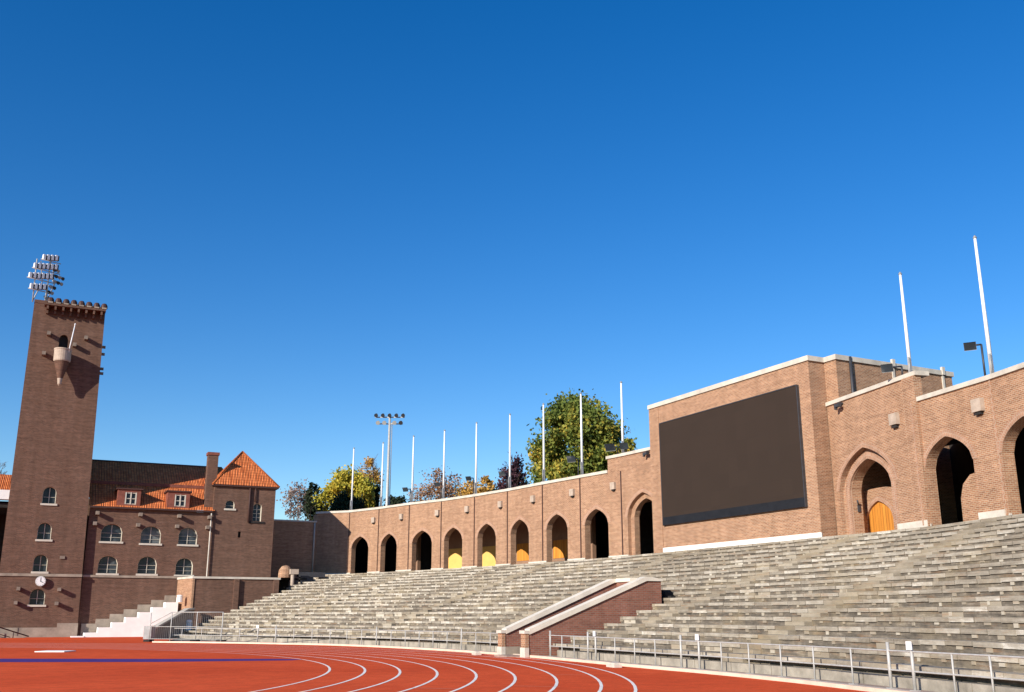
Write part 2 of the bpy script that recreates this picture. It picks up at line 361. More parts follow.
def arch_ring(mb, fr, sc, w, z0, hs, rise, band, d0, d1, n=12, point=0.28, mi=0, legs=True):
    inn = arch_pts(sc, w, z0, hs, rise, n, point); out = arch_pts(sc, w+2*band, z0, hs, rise+band, n, point)
    rng = range(len(inn)-1)
    if not legs: rng = range(1, len(inn)-2)
    u = 0
    for i in rng:
        a, b, c, e = inn[i], inn[i+1], out[i+1], out[i]
        l = math.hypot(b[0]-a[0], b[1]-a[1])
        mb.face([fr(a[0], d1, a[1]), fr(b[0], d1, b[1]), fr(c[0], d1, c[1]), fr(e[0], d1, e[1])], [(u, 0), (u+l, 0), (u+l, band), (u, band)], mi)
        mb.face([fr(a[0], d0, a[1]), fr(b[0], d0, b[1]), fr(b[0], d1, b[1]), fr(a[0], d1, a[1])], [(u, 0), (u+l, 0), (u+l, d1-d0), (u, d1-d0)], mi)
        mb.face([fr(e[0], d0, e[1]), fr(c[0], d0, c[1]), fr(c[0], d1, c[1]), fr(e[0], d1, e[1])], [(u, 0), (u+l, 0), (u+l, d1-d0), (u, d1-d0)], mi)
        u += l

# ------------------------------------------------------------------ curves
def catmull(P, n=12):
    out = []
    for i in range(len(P)-1):
        p0 = P[max(i-1, 0)]; p1 = P[i]; p2 = P[i+1]; p3 = P[min(i+2, len(P)-1)]
        for k in range(n):
            t = k/n
            out.append(tuple(0.5*((2*p1[j]) + (-p0[j]+p2[j])*t + (2*p0[j]-5*p1[j]+4*p2[j]-p3[j])*t*t + (-p0[j]+3*p1[j]-3*p2[j]+p3[j])*t**3) for j in range(2)))
    out.append(tuple(P[-1])); return out
def arclen(P):
    L = [0.0]
    for a, b in zip(P, P[1:]): L.append(L[-1]+math.hypot(b[0]-a[0], b[1]-a[1]))
    return L
def at_len(P, L, s):
    if s <= 0: i = 0
    else:
        i = 0; lo, hi = 0, len(L)-2
        while lo < hi:
            mid = (lo+hi+1)//2
            if L[mid] <= s: lo = mid
            else: hi = mid-1
        i = lo
    a, b = P[i], P[i+1]; l = max(1e-9, L[i+1]-L[i]); t = (s-L[i])/l
    p = (a[0]+(b[0]-a[0])*t, a[1]+(b[1]-a[1])*t); d = ((b[0]-a[0])/l, (b[1]-a[1])/l)
    return p, d
def offset(P, d):
    out = []
    for i in range(len(P)):
        a = P[max(i-1, 0)]; b = P[min(i+1, len(P)-1)]; l = math.hypot(b[0]-a[0], b[1]-a[1])
        out.append((P[i][0]+(b[1]-a[1])/l*d, P[i][1]-(b[0]-a[0])/l*d))     # d>0: to the right of travel
    return out

KERB = [(11.5, -6), (13.6, 0), (15.8, 6), (17.8, 13), (19.1, 20.3), (19.7, 24), (20.05, 28), (20.2, 33), (20.5, 38), (20.7, 44), (20.5, 50), (19.6, 57), (18.3, 62.2), (16.9, 65.5), (12.6, 71.9), (8.3, 76.3)]
KC = catmull(KERB, 10)                     # travels away from the camera; outward (stand side) is to the right
# ------------------------------------------------------------------ ground, track
def ground():
    mb = MB(); mb.face([(-2000, -2000, -0.06), (2000, -2000, -0.06), (2000, 2000, -0.06), (-2000, 2000, -0.06)]); structure(mb.build('ground', M['ground']))
    mb = MB()
    poly = [(-130, -60), (5, -60)] + KC + [(9.6, 80), (11.9, 90), (11.9, 100), (-130, 100)]
    for t in tessellate_polygon([[Vector((p[0], p[1], 0)) for p in poly]]):
        mb.face([(poly[i][0], poly[i][1], 0.0) for i in t])
    structure(mb.build('track', M['track']))
    # lane lines : arcs about the bend centre then straights
    mb = MB(); cx, cy = -20.0, 44.0
    def strip(P, w, z, mi=0):
        A = offset(P, -w/2); B = offset(P, w/2)
        for i in range(len(P)-1): mb.face([(A[i][0], A[i][1], z), (B[i][0], B[i][1], z), (B[i+1][0], B[i+1][1], z), (A[i+1][0], A[i+1][1], z)], None, mi)
    for k, r in enumerate([30.97, 32.17, 33.34, 34.55, 35.78, 36.96, 38.16, 39.37, 40.25]):
        P = [(-100, cy-r)] + [(cx+r*math.cos(R(a)), cy+r*math.sin(R(a))) for a in [-90+2*i for i in range(91)]] + [(-100, cy+r)]
        strip(P, 0.085, 0.004)
    # faint stagger marks across single lanes
    for a, b in (((9.28, 25.74), (10.2, 24.9)), ((12.0, 25.3), (12.95, 24.5)), ((15.3, 29.7), (16.25, 29.0))): strip([a, b], 0.07, 0.004, 1)
    strip([(11.15, 44.5), (20.2, 44.6)], 0.05, 0.008, 1)
    structure(mb.build('lane_markings', [M['line_white'], M['line_faint']]))
    mb = MB()
    P = [(11.0, 44.25), (10.4, 43.6), (5, 44.4), (-0.66, 46.9), (-12, 51.6), (-24, 56.6), (-24, 61.2), (-12, 56.2), (-0.7, 50.6), (5, 47.6), (10.2, 45.3)]
    for t in tessellate_polygon([[Vector((p[0], p[1], 0)) for p in P]]): mb.face([(P[i][0], P[i][1], 0.004) for i in t])
    structure(mb.build('blue_marking', M['blue_paint']))
    # kerb with a shallow upstand, then the walk strip behind it
    mb = MB(); A = KC; B = offset(KC, 0.28)
    for i in range(len(A)-1):
        a, b, c, d = A[i], A[i+1], B[i+1], B[i]
        mb.face([(a[0], a[1], 0), (b[0], b[1], 0), (b[0], b[1], 0.10), (a[0], a[1], 0.10)])
        mb.face([(a[0], a[1], 0.10), (b[0], b[1], 0.10), (c[0], c[1], 0.10), (d[0], d[1], 0.10)])
        mb.face([(d[0], d[1], 0.10), (c[0], c[1], 0.10), (c[0], c[1], 0), (d[0], d[1], 0)])
    structure(mb.build('kerb', M['kerb']))
    mb = MB(); A = offset(KC, 0.285); B = offset(KC, 4.5)
    for i in range(len(A)-1): mb.face([(A[i][0], A[i][1], 0.06), (A[i+1][0], A[i+1][1], 0.06), (B[i+1][0], B[i+1][1], 0.06), (B[i][0], B[i][1], 0.06)])
    structure(mb.build('path', M['strip']))
ground()
mb = MB(); f = Frame((1.0, 59.4), t=(1, -0.45))
mb.box(f, 0, 1.5, -0.8, 0.7, 0.004, 0.05); tag(mb.build('landing_board', M['white'], bevel=0), 'white flat board lying alone on the red infield before the brick tower', 'board')

# ------------------------------------------------------------------ grandstand
PAIRS = [((15.2, 4.5), (31.8, 11.5)), ((17.9, 11), (34.1, 16.1)), ((19.9, 17), (36.0, 20.9)), ((21.0, 22.5), (37.6, 25.9)), ((21.55, 29), (38.9, 31.1)),
         ((21.75, 35), (39.75, 36.4)), ((22.1, 44), (39.7, 44.2)), ((22.0, 50), (39.6, 52)), ((21.3, 56), (39.4, 60.5)), ((20.1, 61), (39.0, 67)),
         ((18.3, 66.3), (37.7, 74.6)), ((16.2, 71), (36.0, 83)), ((14.0, 77), (33.8, 91.5)), ((12.6, 85), (30.7, 100.4)), ((12.15, 95.5), (27.3, 106.6))]
SUB = 12
BC = offset(catmull([p[0] for p in PAIRS], SUB), -0.32); WALLC = catmull([p[1] for p in PAIRS], SUB); WC = offset(WALLC, -1.1)
NR = 19; ZB = 0.60; ZR = 0.29
EN = [(0.3, (12.1, 95.6)), (1.26, (14.3, 95.6)), (3.67, (20.1, 95.6)), (4.1, (21.4, 95.8)), (4.97, (23.7, 98.8)), (6.4, (27.3, 106.6))]
def end_pt(z):
    for (z0, a), (z1, b) in zip(EN, EN[1:]):
        if z <= z1:
            t = (z-z0)/(z1-z0); return (a[0]+(b[0]-a[0])*t, a[1]+(b[1]-a[1])*t)
    return EN[-1][1]
def row_curve(t, z):
    n = len(BC); out = []; e = end_pt(z); l1 = (BC[-1][0]*(1-t)+WC[-1][0]*t, BC[-1][1]*(1-t)+WC[-1][1]*t)
    for i in range(n):
        u = i/(n-1); w = max(0.0, (u-0.70)/0.30); w = w*w*(3-2*w)*0.35+0.65*w**1.5 if w > 0 else 0
        p = (BC[i][0]*(1-t)+WC[i][0]*t, BC[i][1]*(1-t)+WC[i][1]*t)
        out.append((p[0]+w*(e[0]-l1[0]), p[1]+w*(e[1]-l1[1])))
    return out
VOM = (20.0, 27.75, 41.75, 44.05)          # the stair passage cut through the lower rows
def in_vom(p, m=0.0): return p[0] < VOM[1]+m and VOM[2]-m < p[1] < VOM[3]+m
AISLES = [u*SUB for u in (3.9, 5.45, 7.35, 9.6, 12.0)]
stand = thing('grandstand', 'broad weathered stone terrace of stepped bench rows curving round the red track', 'grandstand', (30, 45, 0))
def at_idx(P, a):
    i = min(int(a), len(P)-2); t = a-i; return (P[i][0]+(P[i+1][0]-P[i][0])*t, P[i][1]+(P[i+1][1]-P[i][1])*t)
MIDC = row_curve(0.45, 3.3); ML = arclen(MIDC)
def idx_of(sl):
    i = 0
    while i < len(ML)-2 and ML[i+1] < sl: i += 1
    return i+(sl-ML[i])/(ML[i+1]-ML[i])
NS = int(ML[-1]/1.08); GRID = [idx_of(ML[-1]*i/NS) for i in range(NS)]+[len(ML)-1.0]
AIS = [MB() for _ in AISLES]
for k in range(NR):
    t = k/NR; z = ZB+ZR*k
    P = row_curve(t, z); Q = row_curve((k+1)/NR, z+ZR)
    zl = z-ZR if k else 0.30
    Pi = offset(P, 0.30 if k == 0 else 0.045); Qi = offset(Q, 0.13 if k < NR-1 else 0.3)
    mb = MB(); sl = MB(); br = MB(); rnd = random.Random(k+3)
    for g in range(NS):
        a0, a1 = GRID[g], GRID[g+1]
        i0, i1 = in_vom(at_idx(P, a0)), in_vom(at_idx(P, a1))
        if i0 and i1: continue
        if i0 or i1:
            lo, hi = a0, a1
            for _ in range(20):
                m = (lo+hi)/2
                if in_vom(at_idx(P, m)) == i0: lo = m
                else: hi = m
            if i0: a0 = hi
            else: a1 = lo
        elif any(in_vom(at_idx(P, a0+(a1-a0)*f)) for f in (0.3, 0.5, 0.7)): continue
        nn = 2
        for j in range(nn):
            c0 = at_idx(Pi, a0+(a1-a0)*j/nn); c1 = at_idx(Pi, a0+(a1-a0)*(j+1)/nn)
            uu = g*1.08+j*0.54
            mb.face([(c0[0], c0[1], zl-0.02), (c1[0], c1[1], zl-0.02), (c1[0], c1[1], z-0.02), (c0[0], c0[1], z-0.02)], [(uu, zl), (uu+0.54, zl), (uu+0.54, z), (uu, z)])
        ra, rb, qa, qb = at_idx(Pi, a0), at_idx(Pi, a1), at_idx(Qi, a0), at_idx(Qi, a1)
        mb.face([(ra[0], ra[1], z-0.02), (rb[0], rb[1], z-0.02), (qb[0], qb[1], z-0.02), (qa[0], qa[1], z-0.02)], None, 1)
        am = (a0+a1)/2
        fr = Frame(at_idx(P, a0), at_idx(P, a1), uoff=g*1.08); gap = 0.02
        hit = [n_ for n_, A in enumerate(AISLES) if a0 <= A < a1]
        if hit:
            am_ = AIS[hit[0]]; am_.box(fr, 0.004, fr.len-0.004, 0.01, 0.5, zl-0.01, z+0.003)
            if k: am_.box(fr, 0.004, fr.len-0.004, -0.30, 0.006, zl-0.01, z-0.15)
            continue
        if fr.len < 0.15: continue
        x0, x1 = gap, fr.len-gap
        fo = rnd.uniform(-0.012, 0.012); zz = rnd.uniform(-0.008, 0.008); th = 0.125+rnd.uniform(-0.012, 0.012)
        sl.box(fr, x0, x1, fo, 0.46, z-th+zz, z+zz)
        if k > 0:
            if rnd.random() < 0.8:
                mm = (x0+x1)/2+rnd.uniform(-0.06, 0.06); hw = rnd.uniform(0.05, 0.13)
                br.box(fr, mm-hw, mm+hw, 0.014, 0.2, z-th-0.012-rnd.uniform(0.06, 0.12), z-th-0.012)
            if rnd.random() < 0.06:
                br.box(fr, x0+0.03, x1*rnd.uniform(0.6, 0.97), 0.03, 0.2, zl-0.006, z-th-0.014)
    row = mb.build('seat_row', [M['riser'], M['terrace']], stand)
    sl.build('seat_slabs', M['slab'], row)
    if br.v: br.build('bench_supports', M['bracket'], row)
for mb in AIS: mb.build('aisle_steps', M['aisle'], stand)
# front beam of the stand with joints, one run each side of the passage
F = offset(BC, -0.12); LF = arclen(F)
for side in (0, 1):
    mb = MB(); s = 0.0
    while s < LF[-1]-0.3:
        p0, _ = at_len(F, LF, s+0.02); p1, _ = at_len(F, LF, min(LF[-1], s+2.18)); fr = Frame(p0, p1); my = (p0[1]+p1[1])/2
        if (my < VOM[2]-0.9) if side == 0 else (my > VOM[3]+0.9): mb.box(fr, 0, fr.len, 0, 0.3, 0.03, 0.33)
        s += 2.2
    mb.build('front_beam', M['terrace'], stand)
# walk behind the top row up to the walls, and the masonry under the stand
mb = MB(); T = row_curve(1.0, 6.3); T2 = offset(T, 5.8)
for i in range(len(T)-1): mb.face([(T[i][0], T[i][1], 5.80), (T[i+1][0], T[i+1][1], 5.80), (T2[i+1][0], T2[i+1][1], 5.80), (T2[i][0], T2[i][1], 5.80)])
mb.build('top_walk', M['terrace'], stand)
mb = MB()   # closing wall at the end beside the brick house
for k in range(NR):
    a = row_curve(k/NR, ZB+ZR*k)[-1]; b = row_curve((k+1)/NR, ZB+ZR*(k+1))[-1]
    mb.face([(a[0], a[1], 0), (b[0], b[1], 0), (b[0], b[1], ZB+ZR*k-0.02), (a[0], a[1], ZB+ZR*k-0.02)])
mb.build('end_wall', M['grey_stone'], stand)

# ------------------------------------------------------------------ stair passage through the lower rows
vom = thing('stair_passage', 'open passage between two sloping brick walls with pale copings cut into the seats', 'stair passage', (23.5, 43, 0))
fl = Frame((20.05, 43.85), (26.3, 43.85)); frr = Frame((20.35, 42.0), (27.8, 42.0))
# left wall (thickness to +Y), right wall
mb = MB(); mb.plate(fl, [(0.28, 0), (7.6, 0), (7.6, 3.38), (6.2, 3.38), (0.28, 0.98)], -0.36, 0.0); mb.build('wall', M['brick_red'], vom)
mb = MB(); mb.plate(frr, [(0.28, 0), (7.45, 0), (7.45, 3.42), (6.65, 3.42), (0.28, 0.98)], -0.36, 0.0); mb.build('wall', M['brick_red'], vom)
mb = MB(); mb.plate(fl, [(0.305, 0.99), (6.2, 3.384), (7.6, 3.384), (7.6, 3.56), (6.1, 3.56), (0.305, 1.22)], -0.44, 0.08); mb.build('coping', M['rail_stone'], vom)
mb = MB(); mb.plate(frr, [(0.305, 0.99), (6.6, 3.424), (7.5, 3.424), (7.5, 3.50), (6.9, 3.62), (6.55, 3.62), (0.305, 1.22)], -0.44, 0.08); mb.build('coping', M['rail_stone'], vom)
mb = MB(); mb.box(fl, 6.35, 6.75, 0.003, 1.48, 0, 3.40); mb.build('end_wall', M['brick_red'], vom)
mb = MB(); mb.box(fl, 6.28, 6.82, 0.085, 1.40, 3.402, 3.58); mb.build('coping', M['rail_stone'], vom)
for fr in (fl, frr):
    mb = MB(); mb.box(fr, 0.10, 0.277, -0.42, 0.03, 0.42, 1.02, 0); mb.box(fr, 0.07, 0.277, -0.45, 0.05, 0.0, 0.417, 1); mb.box(fr, 0.04, 0.30, -0.47, 0.07, 1.022, 1.16, 1)
    mb.build('gate_pier', [M['brick'], M['stone']], vom)  # piers paler than the walls: sun on the wall ends put into the colour
mb = MB(); mb.box(fl, 0.29, 6.3, 0.004, 0.05, 0.0, 0.42); mb.build('wall_base', M['grey_stone'], vom)
mb = MB(); mb.box(fl, -0.3, 6.3, 0.06, 1.40, 0.0, 0.075); mb.build('passage_floor', M['strip'], vom)
mb = MB(); fr = Frame((26.55, 42.6), (26.55, 43.3)); mb.box(Frame((26.35, 43.5), (26.35, 42.3)), 0.2, 1.0, 0.0, 0.05, 0.08, 2.1); mb.build('door', M['dark_metal'], vom)

# ------------------------------------------------------------------ arcade walls
ZF = 6.0; ZC = 12.38; CAP = 0.22
PL = [(27.3, 107.0), (30.1, 104.1), (31.85, 99.5), (33.3, 94.3), (35, 90), (36.3, 85), (37.3, 80), (38, 74.6), (38.8, 69.6), (39.6, 64.7), (40.05, 60.0)]
arc = thing('arcade_wall', 'long curved brick arcade of pointed arches with flagpoles along its top', 'arcade', (34.5, 88, 6))
HI = 13.45
wall = MB(); cop = MB(); plinth = MB(); gal = MB(); ceil = MB()
u = 0.0
TH = 0.55
def coping(mbx, fr, s0, s1, z, ov=0.10, th=CAP, depth=0.75): mbx.box(fr, s0, s1, -depth, ov, z, z+th)
rings = []; pil = []; blocks = []
for i in range(len(PL)-1):
    fr = Frame(PL[i], PL[i+1], uoff=u); L = fr.len; u += L
    if i == 0:
        wall.plate(fr, [(0, 5.0), (L, 5.0), (L, ZC), (0, ZC)], -TH, 0); coping(cop, fr, -0.1, L+0.02, ZC); plinth.box(fr, 0, L, -0.05, 0.06, 5.9, 6.12)
    elif i < len(PL)-2:
        sc = 1.93; w = 2.85; hs = 2.62; rise = 1.16
        op = arch_pts(sc, w, ZF, hs, rise)
        ol = [(0, 5.0), (L, 5.0), (L, ZC), (0, ZC)]
        wall.plate(fr, ol, -TH, 0, [[(p[0], p[1]+(0.0)) for p in op]])
        mb = MB(); arch_ring(mb, fr, sc, w, ZF, hs, rise, 0.36, -0.1, 0.025, legs=False); rings.append(mb)
        if i < 8: coping(cop, fr, -0.02, L+0.02, ZC)
        else:
            s = 3.45
            coping(cop, fr, -0.02, s, ZC); wall.box(fr, s, L, -TH, 0.0, ZC+0.002, HI); coping(cop, fr, s-0.1, L+0.02, HI)
        plinth.box(fr, 0, sc-w/2, -0.05, 0.06, 5.9, 6.14); plinth.box(fr, sc+w/2, L, -0.05, 0.06, 5.9, 6.14)
        mb = MB(); mb.box(fr, 3.90, 4.38, -0.1, 0.22, 11.05, 11.58, 0); mb.box(fr, 4.0, 4.28, -0.1, 0.16, 10.93, 11.048, 1); blocks.append(mb)
    else:                                   # tall portal bay beside the screen block
        sc = 2.55; w = 2.9; hs = 2.85; rise = 1.25
        wall.plate(fr, [(0, 5.0), (L, 5.0), (L, HI), (0, HI)], -1.15, 0, [arch_pts(sc, 3.75, ZF, hs, rise+0.42)])
        wall.plate(fr, [(0.3, 5.0), (L, 5.0), (L, 11.5), (0.3, 11.5)], -0.75, -0.30, [arch_pts(sc, w, ZF, hs, rise)])
        coping(cop, fr, -0.02, L, HI)
        mb = MB(); arch_ring(mb, fr, sc, 3.75, ZF, hs, rise+0.42, 0.3, -0.1, 0.03, legs=False); rings.append(mb)
        plinth.box(fr, 0, sc-1.87, -0.05, 0.06, 5.9, 6.14)
    if 0 < i: # narrow joint strip / rainwater pipe at each bay line
        mb = MB(); mb.box(fr, -0.05, 0.05, 0.0, 0.05, 6.1, ZC-0.02); pil.append(mb)
wall.build('wall', M['brick'], arc); cop.build('coping', M['coping'], arc); plinth.build('plinth', M['stone'], arc)
for mb in rings: mb.build('arch_surround', M['brick_ring'], arc)
for mb in pil: mb.build('downpipe', M['gutter'], arc)
for mb in blocks: mb.build('stone_block', [M['block'], M['dark']], arc)
# gallery behind: back wall 4 m in, ceiling, coloured panels
GD = 4.9
back = MB(); ceilm = MB(); u = 0
PG = []
for i, p in enumerate(PL):
    a = PL[max(0, i-1)]; b = PL[min(len(PL)-1, i+1)]; l = math.hypot(b[0]-a[0], b[1]-a[1]); PG.append((p[0]-(b[1]-a[1])/l*GD, p[1]+(b[0]-a[0])/l*GD))
openings = {0, 1, 2, 7, 8, 9}
panels = []
for i in range(0, len(PL)-1):
    fr = Frame(PG[i], PG[i+1], uoff=u); L = fr.len; u += L
    ol = [(0, 5.5), (L, 5.5), (L, 12.2), (0, 12.2)]
    if i in openings: back.plate(fr, ol, -0.4, 0, [[(0.30, 6.0), (0.30, 10.6), (L-0.45, 10.6), (L-0.45, 6.0)]])
    else: back.plate(fr, ol, -0.4, 0)
    if i in (3, 4): mb = MB(); mb.box(fr, 0.1, L-0.1, 0, 0.04, 6.0, 8.3); panels.append((mb, 'yellow'))
    if i in (5, 6): mb = MB(); mb.box(fr, 0.1, L-0.1, 0, 0.04, 6.72, 8.3); panels.append((mb, 'wood'))
    a, b, c, d = PL[i], PL[i+1], PG[i+1], PG[i]
    fa = Frame(a, b)
    ceilm.face([(a[0], a[1], 12.0), (b[0], b[1], 12.0), (c[0], c[1], 12.0), (d[0], d[1], 12.0)])
    ceilm.face([tuple(fa(0, 0, 12.5)), tuple(fa(fa.len, 0, 12.5)), (c[0]*1.0, c[1], 12.5), (d[0], d[1], 12.5)])
back.build('gallery_wall', M['plaster'], arc); ceilm.build('gallery_roof', M['dark'], arc)
for mb, k in panels: mb.build('yellow_panel' if k == 'yellow' else 'wooden_door', M[k], arc)
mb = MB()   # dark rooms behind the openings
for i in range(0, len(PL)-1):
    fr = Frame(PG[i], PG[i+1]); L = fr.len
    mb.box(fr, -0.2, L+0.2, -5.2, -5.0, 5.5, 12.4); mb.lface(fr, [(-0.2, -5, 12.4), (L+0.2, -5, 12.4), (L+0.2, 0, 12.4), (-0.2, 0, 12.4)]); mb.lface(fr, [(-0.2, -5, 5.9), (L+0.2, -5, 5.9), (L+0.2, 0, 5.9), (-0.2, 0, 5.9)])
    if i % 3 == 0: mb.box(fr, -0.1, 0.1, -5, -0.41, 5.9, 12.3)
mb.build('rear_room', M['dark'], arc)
mb = MB(); fr = Frame(PL[0], PG[0]); mb.box(fr, 0, fr.len, -0.4, 0, 5.0, 12.3); mb.build('end_wall', M['brick'], arc)

# screen block ------------------------------------------------------
F0 = (39.49, 60.32); F1 = (40.02, 44.10)
fb = Frame(F0, F1); BL = fb.len
blk = thing('screen_building', 'tall square brick block with pale coping carrying the big screen', 'building', (46, 52, 0))
TOP = 16.28
foot = [fb(0, 0, 0), fb(BL, 0, 0), fb(BL, -1.25, 0), fb(BL+0.95, -1.25, 0), fb(BL+0.95, -11.0, 0), fb(0, -11.0, 0)]
mb = MB(); mb.prism([(p.x, p.y) for p in foot], 4.0, TOP); mb.build('wall', M['brick'], blk)
def grow(poly, d):
    n = len(poly); c = (sum(p[0] for p in poly)/n, sum(p[1] for p in poly)/n); out = []
    for i in range(n):
        a, b, c2 = Vector(poly[i-1]), Vector(poly[i]), Vector(poly[(i+1) % n])
        e0 = (b-a).normalized(); e1 = (c2-b).normalized(); n0 = Vector((e0.y, -e0.x)); n1 = Vector((e1.y, -e1.x))
        out.append(tuple(b + (n0+n1)/max(0.2, 1+n0.dot(n1))*d))
    return out
pp = [(p.x, p.y) for p in foot]
area = sum(pp[i-1][0]*pp[i][1]-pp[i][0]*pp[i-1][1] for i in range(len(pp)))
mb = MB(); mb.prism(grow(pp, 0.10 if area > 0 else -0.10), TOP+0.002, TOP+0.30); mb.build('coping', M['coping'], blk)
mb = MB(); mb.box(fb, 1.15, BL+0.04, 0.0, 0.09, 5.85, 6.32); mb.build('plinth', M['white'], blk)
mb = MB(); mb.box(fb, -0.02, 1.12, 0.0, 0.045, 5.9, TOP-0.05); mb.build('corner_pilaster', M['brick'], blk)
fs = Frame((foot[3].x, foot[3].y), (foot[4].x, foot[4].y))
mb = MB(); mb.tube(fs(1.05, 0.1, 11), fs(1.05, 0.1, 16.55), 0.09); mb.build('downpipe', M['dark_metal'], blk)
for s in (4.6, 8.9):
    mb = MB(); mb.box(fs, s-0.09, s+0.09, 0.0, 0.07, 11, 16.25); mb.box(fs, s-0.12, s+0.12, 0.0, 0.16, 16.3, 16.8); mb.build('vent_strip', M['stone'], blk)
scr = thing('video_screen', 'huge switched-off dark brown video screen on brick block', 'screen', tuple(fb(8, 0, 8)))
mb = MB(); mb.box(fb, 1.42, 15.27, 0.0, 0.16, 8.38, 14.96); mb.build('display', M['screen'], scr)
mb = MB(); mb.box(fb, 1.42, 15.27, 0.0, 0.20, 7.84, 8.377); mb.build('lower_bar', M['screen_bar'], scr)
mb = MB(); mb.box(fb, 1.36, 1.417, 0.0, 0.19, 7.82, 15.0); mb.box(fb, 15.273, 15.33, 0.0, 0.19, 7.82, 15.0); mb.box(fb, 1.417, 15.273, 0.0, 0.19, 14.963, 15.02); mb.build('frame', M['dark_metal'], scr)

# arcade on the near side of the screen ---------------------------------
PR = [(41.15, 44.05), (39.75, 36.4), (38.9, 31.1), (37.6, 25.9), (36.0, 20.9), (34.1, 16.1), (31.8, 11.5)]
arr = thing('arcade_wall', 'near brick arcade with tall portal holding a wooden door beside the screen block', 'arcade', (39, 32, 6))
wall = MB(); cop = MB(); plinth = MB(); rings = []; pil = []; blocks = []; back = MB(); dark = MB(); ceilm = MB(); u = 60
HR = 13.62
def doorway(fr, s):
    return s
for i in range(len(PR)-1):
    fr = Frame(PR[i], PR[i+1], uoff=u); L = fr.len; u += L
    if i == 0:
        sc = 3.12; w = 3.8; hs = 2.6; rise = 1.5
        wall.plate(fr, [(0, 5.0), (L+0.35, 5.0), (L+0.35, HR), (0, HR)], -0.34, 0, [arch_pts(sc, 5.15, ZF, hs, rise+0.62)])
        wall.plate(fr, [(0.3, 5.0), (L-1.95, 5.0), (L-1.95, 12.3), (0.3, 12.3)], -0.95, -0.345, [arch_pts(sc, w, ZF, hs, rise)])
        mb = MB(); arch_ring(mb, fr, sc, 5.15, ZF, hs, rise+0.62, 0.3, -0.1, 0.03, legs=False); rings.append(mb)
        mb = MB(); arch_ring(mb, fr, sc, w+0.02, ZF, hs, rise+0.01, 0.38, -0.5, -0.2, legs=True); rings.append(mb)
        coping(cop, fr, 0.0, L+0.48, HR)
        wall.box(fr, L-0.62, L+0.36, -0.3, 0.14, 5.0, HR-0.003)
        plinth.box(fr, 0.0, sc-2.58, -0.05, 0.07, 5.9, 6.16); plinth.box(fr, sc+2.58, L+0.3, -0.05, 0.17, 5.9, 6.34)
        mb = MB(); mb.box(fr, 5.95, 6.55, -0.1, 0.24, 11.4, 12.0, 0); mb.box(fr, 6.08, 6.42, -0.1, 0.17, 11.24, 11.398, 1); blocks.append(mb)
        # inner brick panel with the wooden door, open darkness above
        ip = MB(); pt = arch_pts(1.75, 2.5, ZF, 0.95, 1.05)
        ip.plate(fr, [(0.1, 5.5), (5.2, 5.5), (5.2, 8.1), (3.6, 8.55), (2.4, 8.7), (1.2, 8.72), (0.1, 8.6)], -1.95, -1.6, [pt]); ip.build('inner_wall', M['brick'], arr)
        dm = MB(); dm.plate(fr, pt, -1.9, -1.72); dm.build('wooden_door', M['wood'], arr)
        mb = MB(); arch_ring(mb, fr, 1.75, 2.5, ZF, 0.95, 1.05, 0.28, -1.7, -1.57, legs=True); mb.build('door_surround', M['brick_ring'], arr)
        mb = MB(); mb.box(fr, 1.225, 1.3, -0.75, -0.6, 7.4, 7.8); mb.tube(fr(1.24, -0.7, 7.75), fr(1.5, -0.45, 8.0), 0.05); mb.build('wall_bracket', M['dark_metal'], arr)
        mb = MB(); mb.tube(fr(0.3, -1.5, 6.0), fr(0.3, -1.5, 8.9), 0.07); mb.build('downpipe', M['dark_metal'], arr)
    else:
        sc = 2.05 if i == 1 else 1.9; w = 3.35; hs = 2.85; rise = 1.35
        wall.plate(fr, [(0, 5.0), (L, 5.0), (L, ZC-0.12), (0, ZC-0.12)], -0.6, 0, [arch_pts(sc, w, ZF, hs, rise)])
        mb = MB(); arch_ring(mb, fr, sc, w, ZF, hs, rise, 0.34, -0.1, 0.03, legs=False); rings.append(mb)
        coping(cop, fr, 0.35 if i == 1 else -0.02, L+0.02, ZC-0.12)
        plinth.box(fr, 0.3, sc-w/2, -0.05, 0.07, 5.9, 6.16); plinth.box(fr, sc+w/2, L, -0.05, 0.09, 5.9, 6.36)
        mb = MB(); mb.box(fr, L-1.1, L-0.5, -0.1, 0.24, 10.92, 11.52, 0); mb.box(fr, L-0.98, L-0.62, -0.1, 0.17, 10.78, 10.918, 1); blocks.append(mb)
    mb = MB(); mb.box(fr, L-0.05, L+0.05, 0.0 if i else 0.14, 0.03 if i else 0.18, 6.1, ZC-0.15); pil.append(mb)
    g0 = fr(0, -GD, 0); g1 = fr(L, -GD, 0)
    if i == 1:
        back.plate(fr, [(0, 5.5), (L, 5.5), (L, 12.2), (0, 12.2)], -GD-0.4, -GD, [[(0.2, 6), (0.2, 11), (L-0.2, 11), (L-0.2, 6)]])
        sp = MB(); pts = [(1.45, 5.5), (3.6, 5.5), (3.6, 8.5), (2.3, 8.35), (1.75, 7.95), (1.5, 7.3)]
        sp.plate(fr, pts, -1.25, -0.95); sp.build('curved_brick_plate', M['brick'], arr)  # added brick plate, cut to the outline of a sunlit patch
    else: back.plate(fr, [(0, 5.5), (L, 5.5), (L, 12.2), (0, 12.2)], -GD-0.4, -GD, [[(0.2, 6), (0.2, 11), (L-0.2, 11), (L-0.2, 6)]])
    for dz in (12.0, 12.2): ceilm.lface(fr, [(-0.2, -GD-4, dz), (L+0.3, -GD-4, dz), (L+0.3, -0.3, dz), (-0.2, -0.3, dz)])
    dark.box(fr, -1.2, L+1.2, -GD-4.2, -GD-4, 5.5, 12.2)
wall.build('wall', M['brick'], arr); cop.build('coping', M['coping'], arr); plinth.build('plinth', M['stone'], arr)
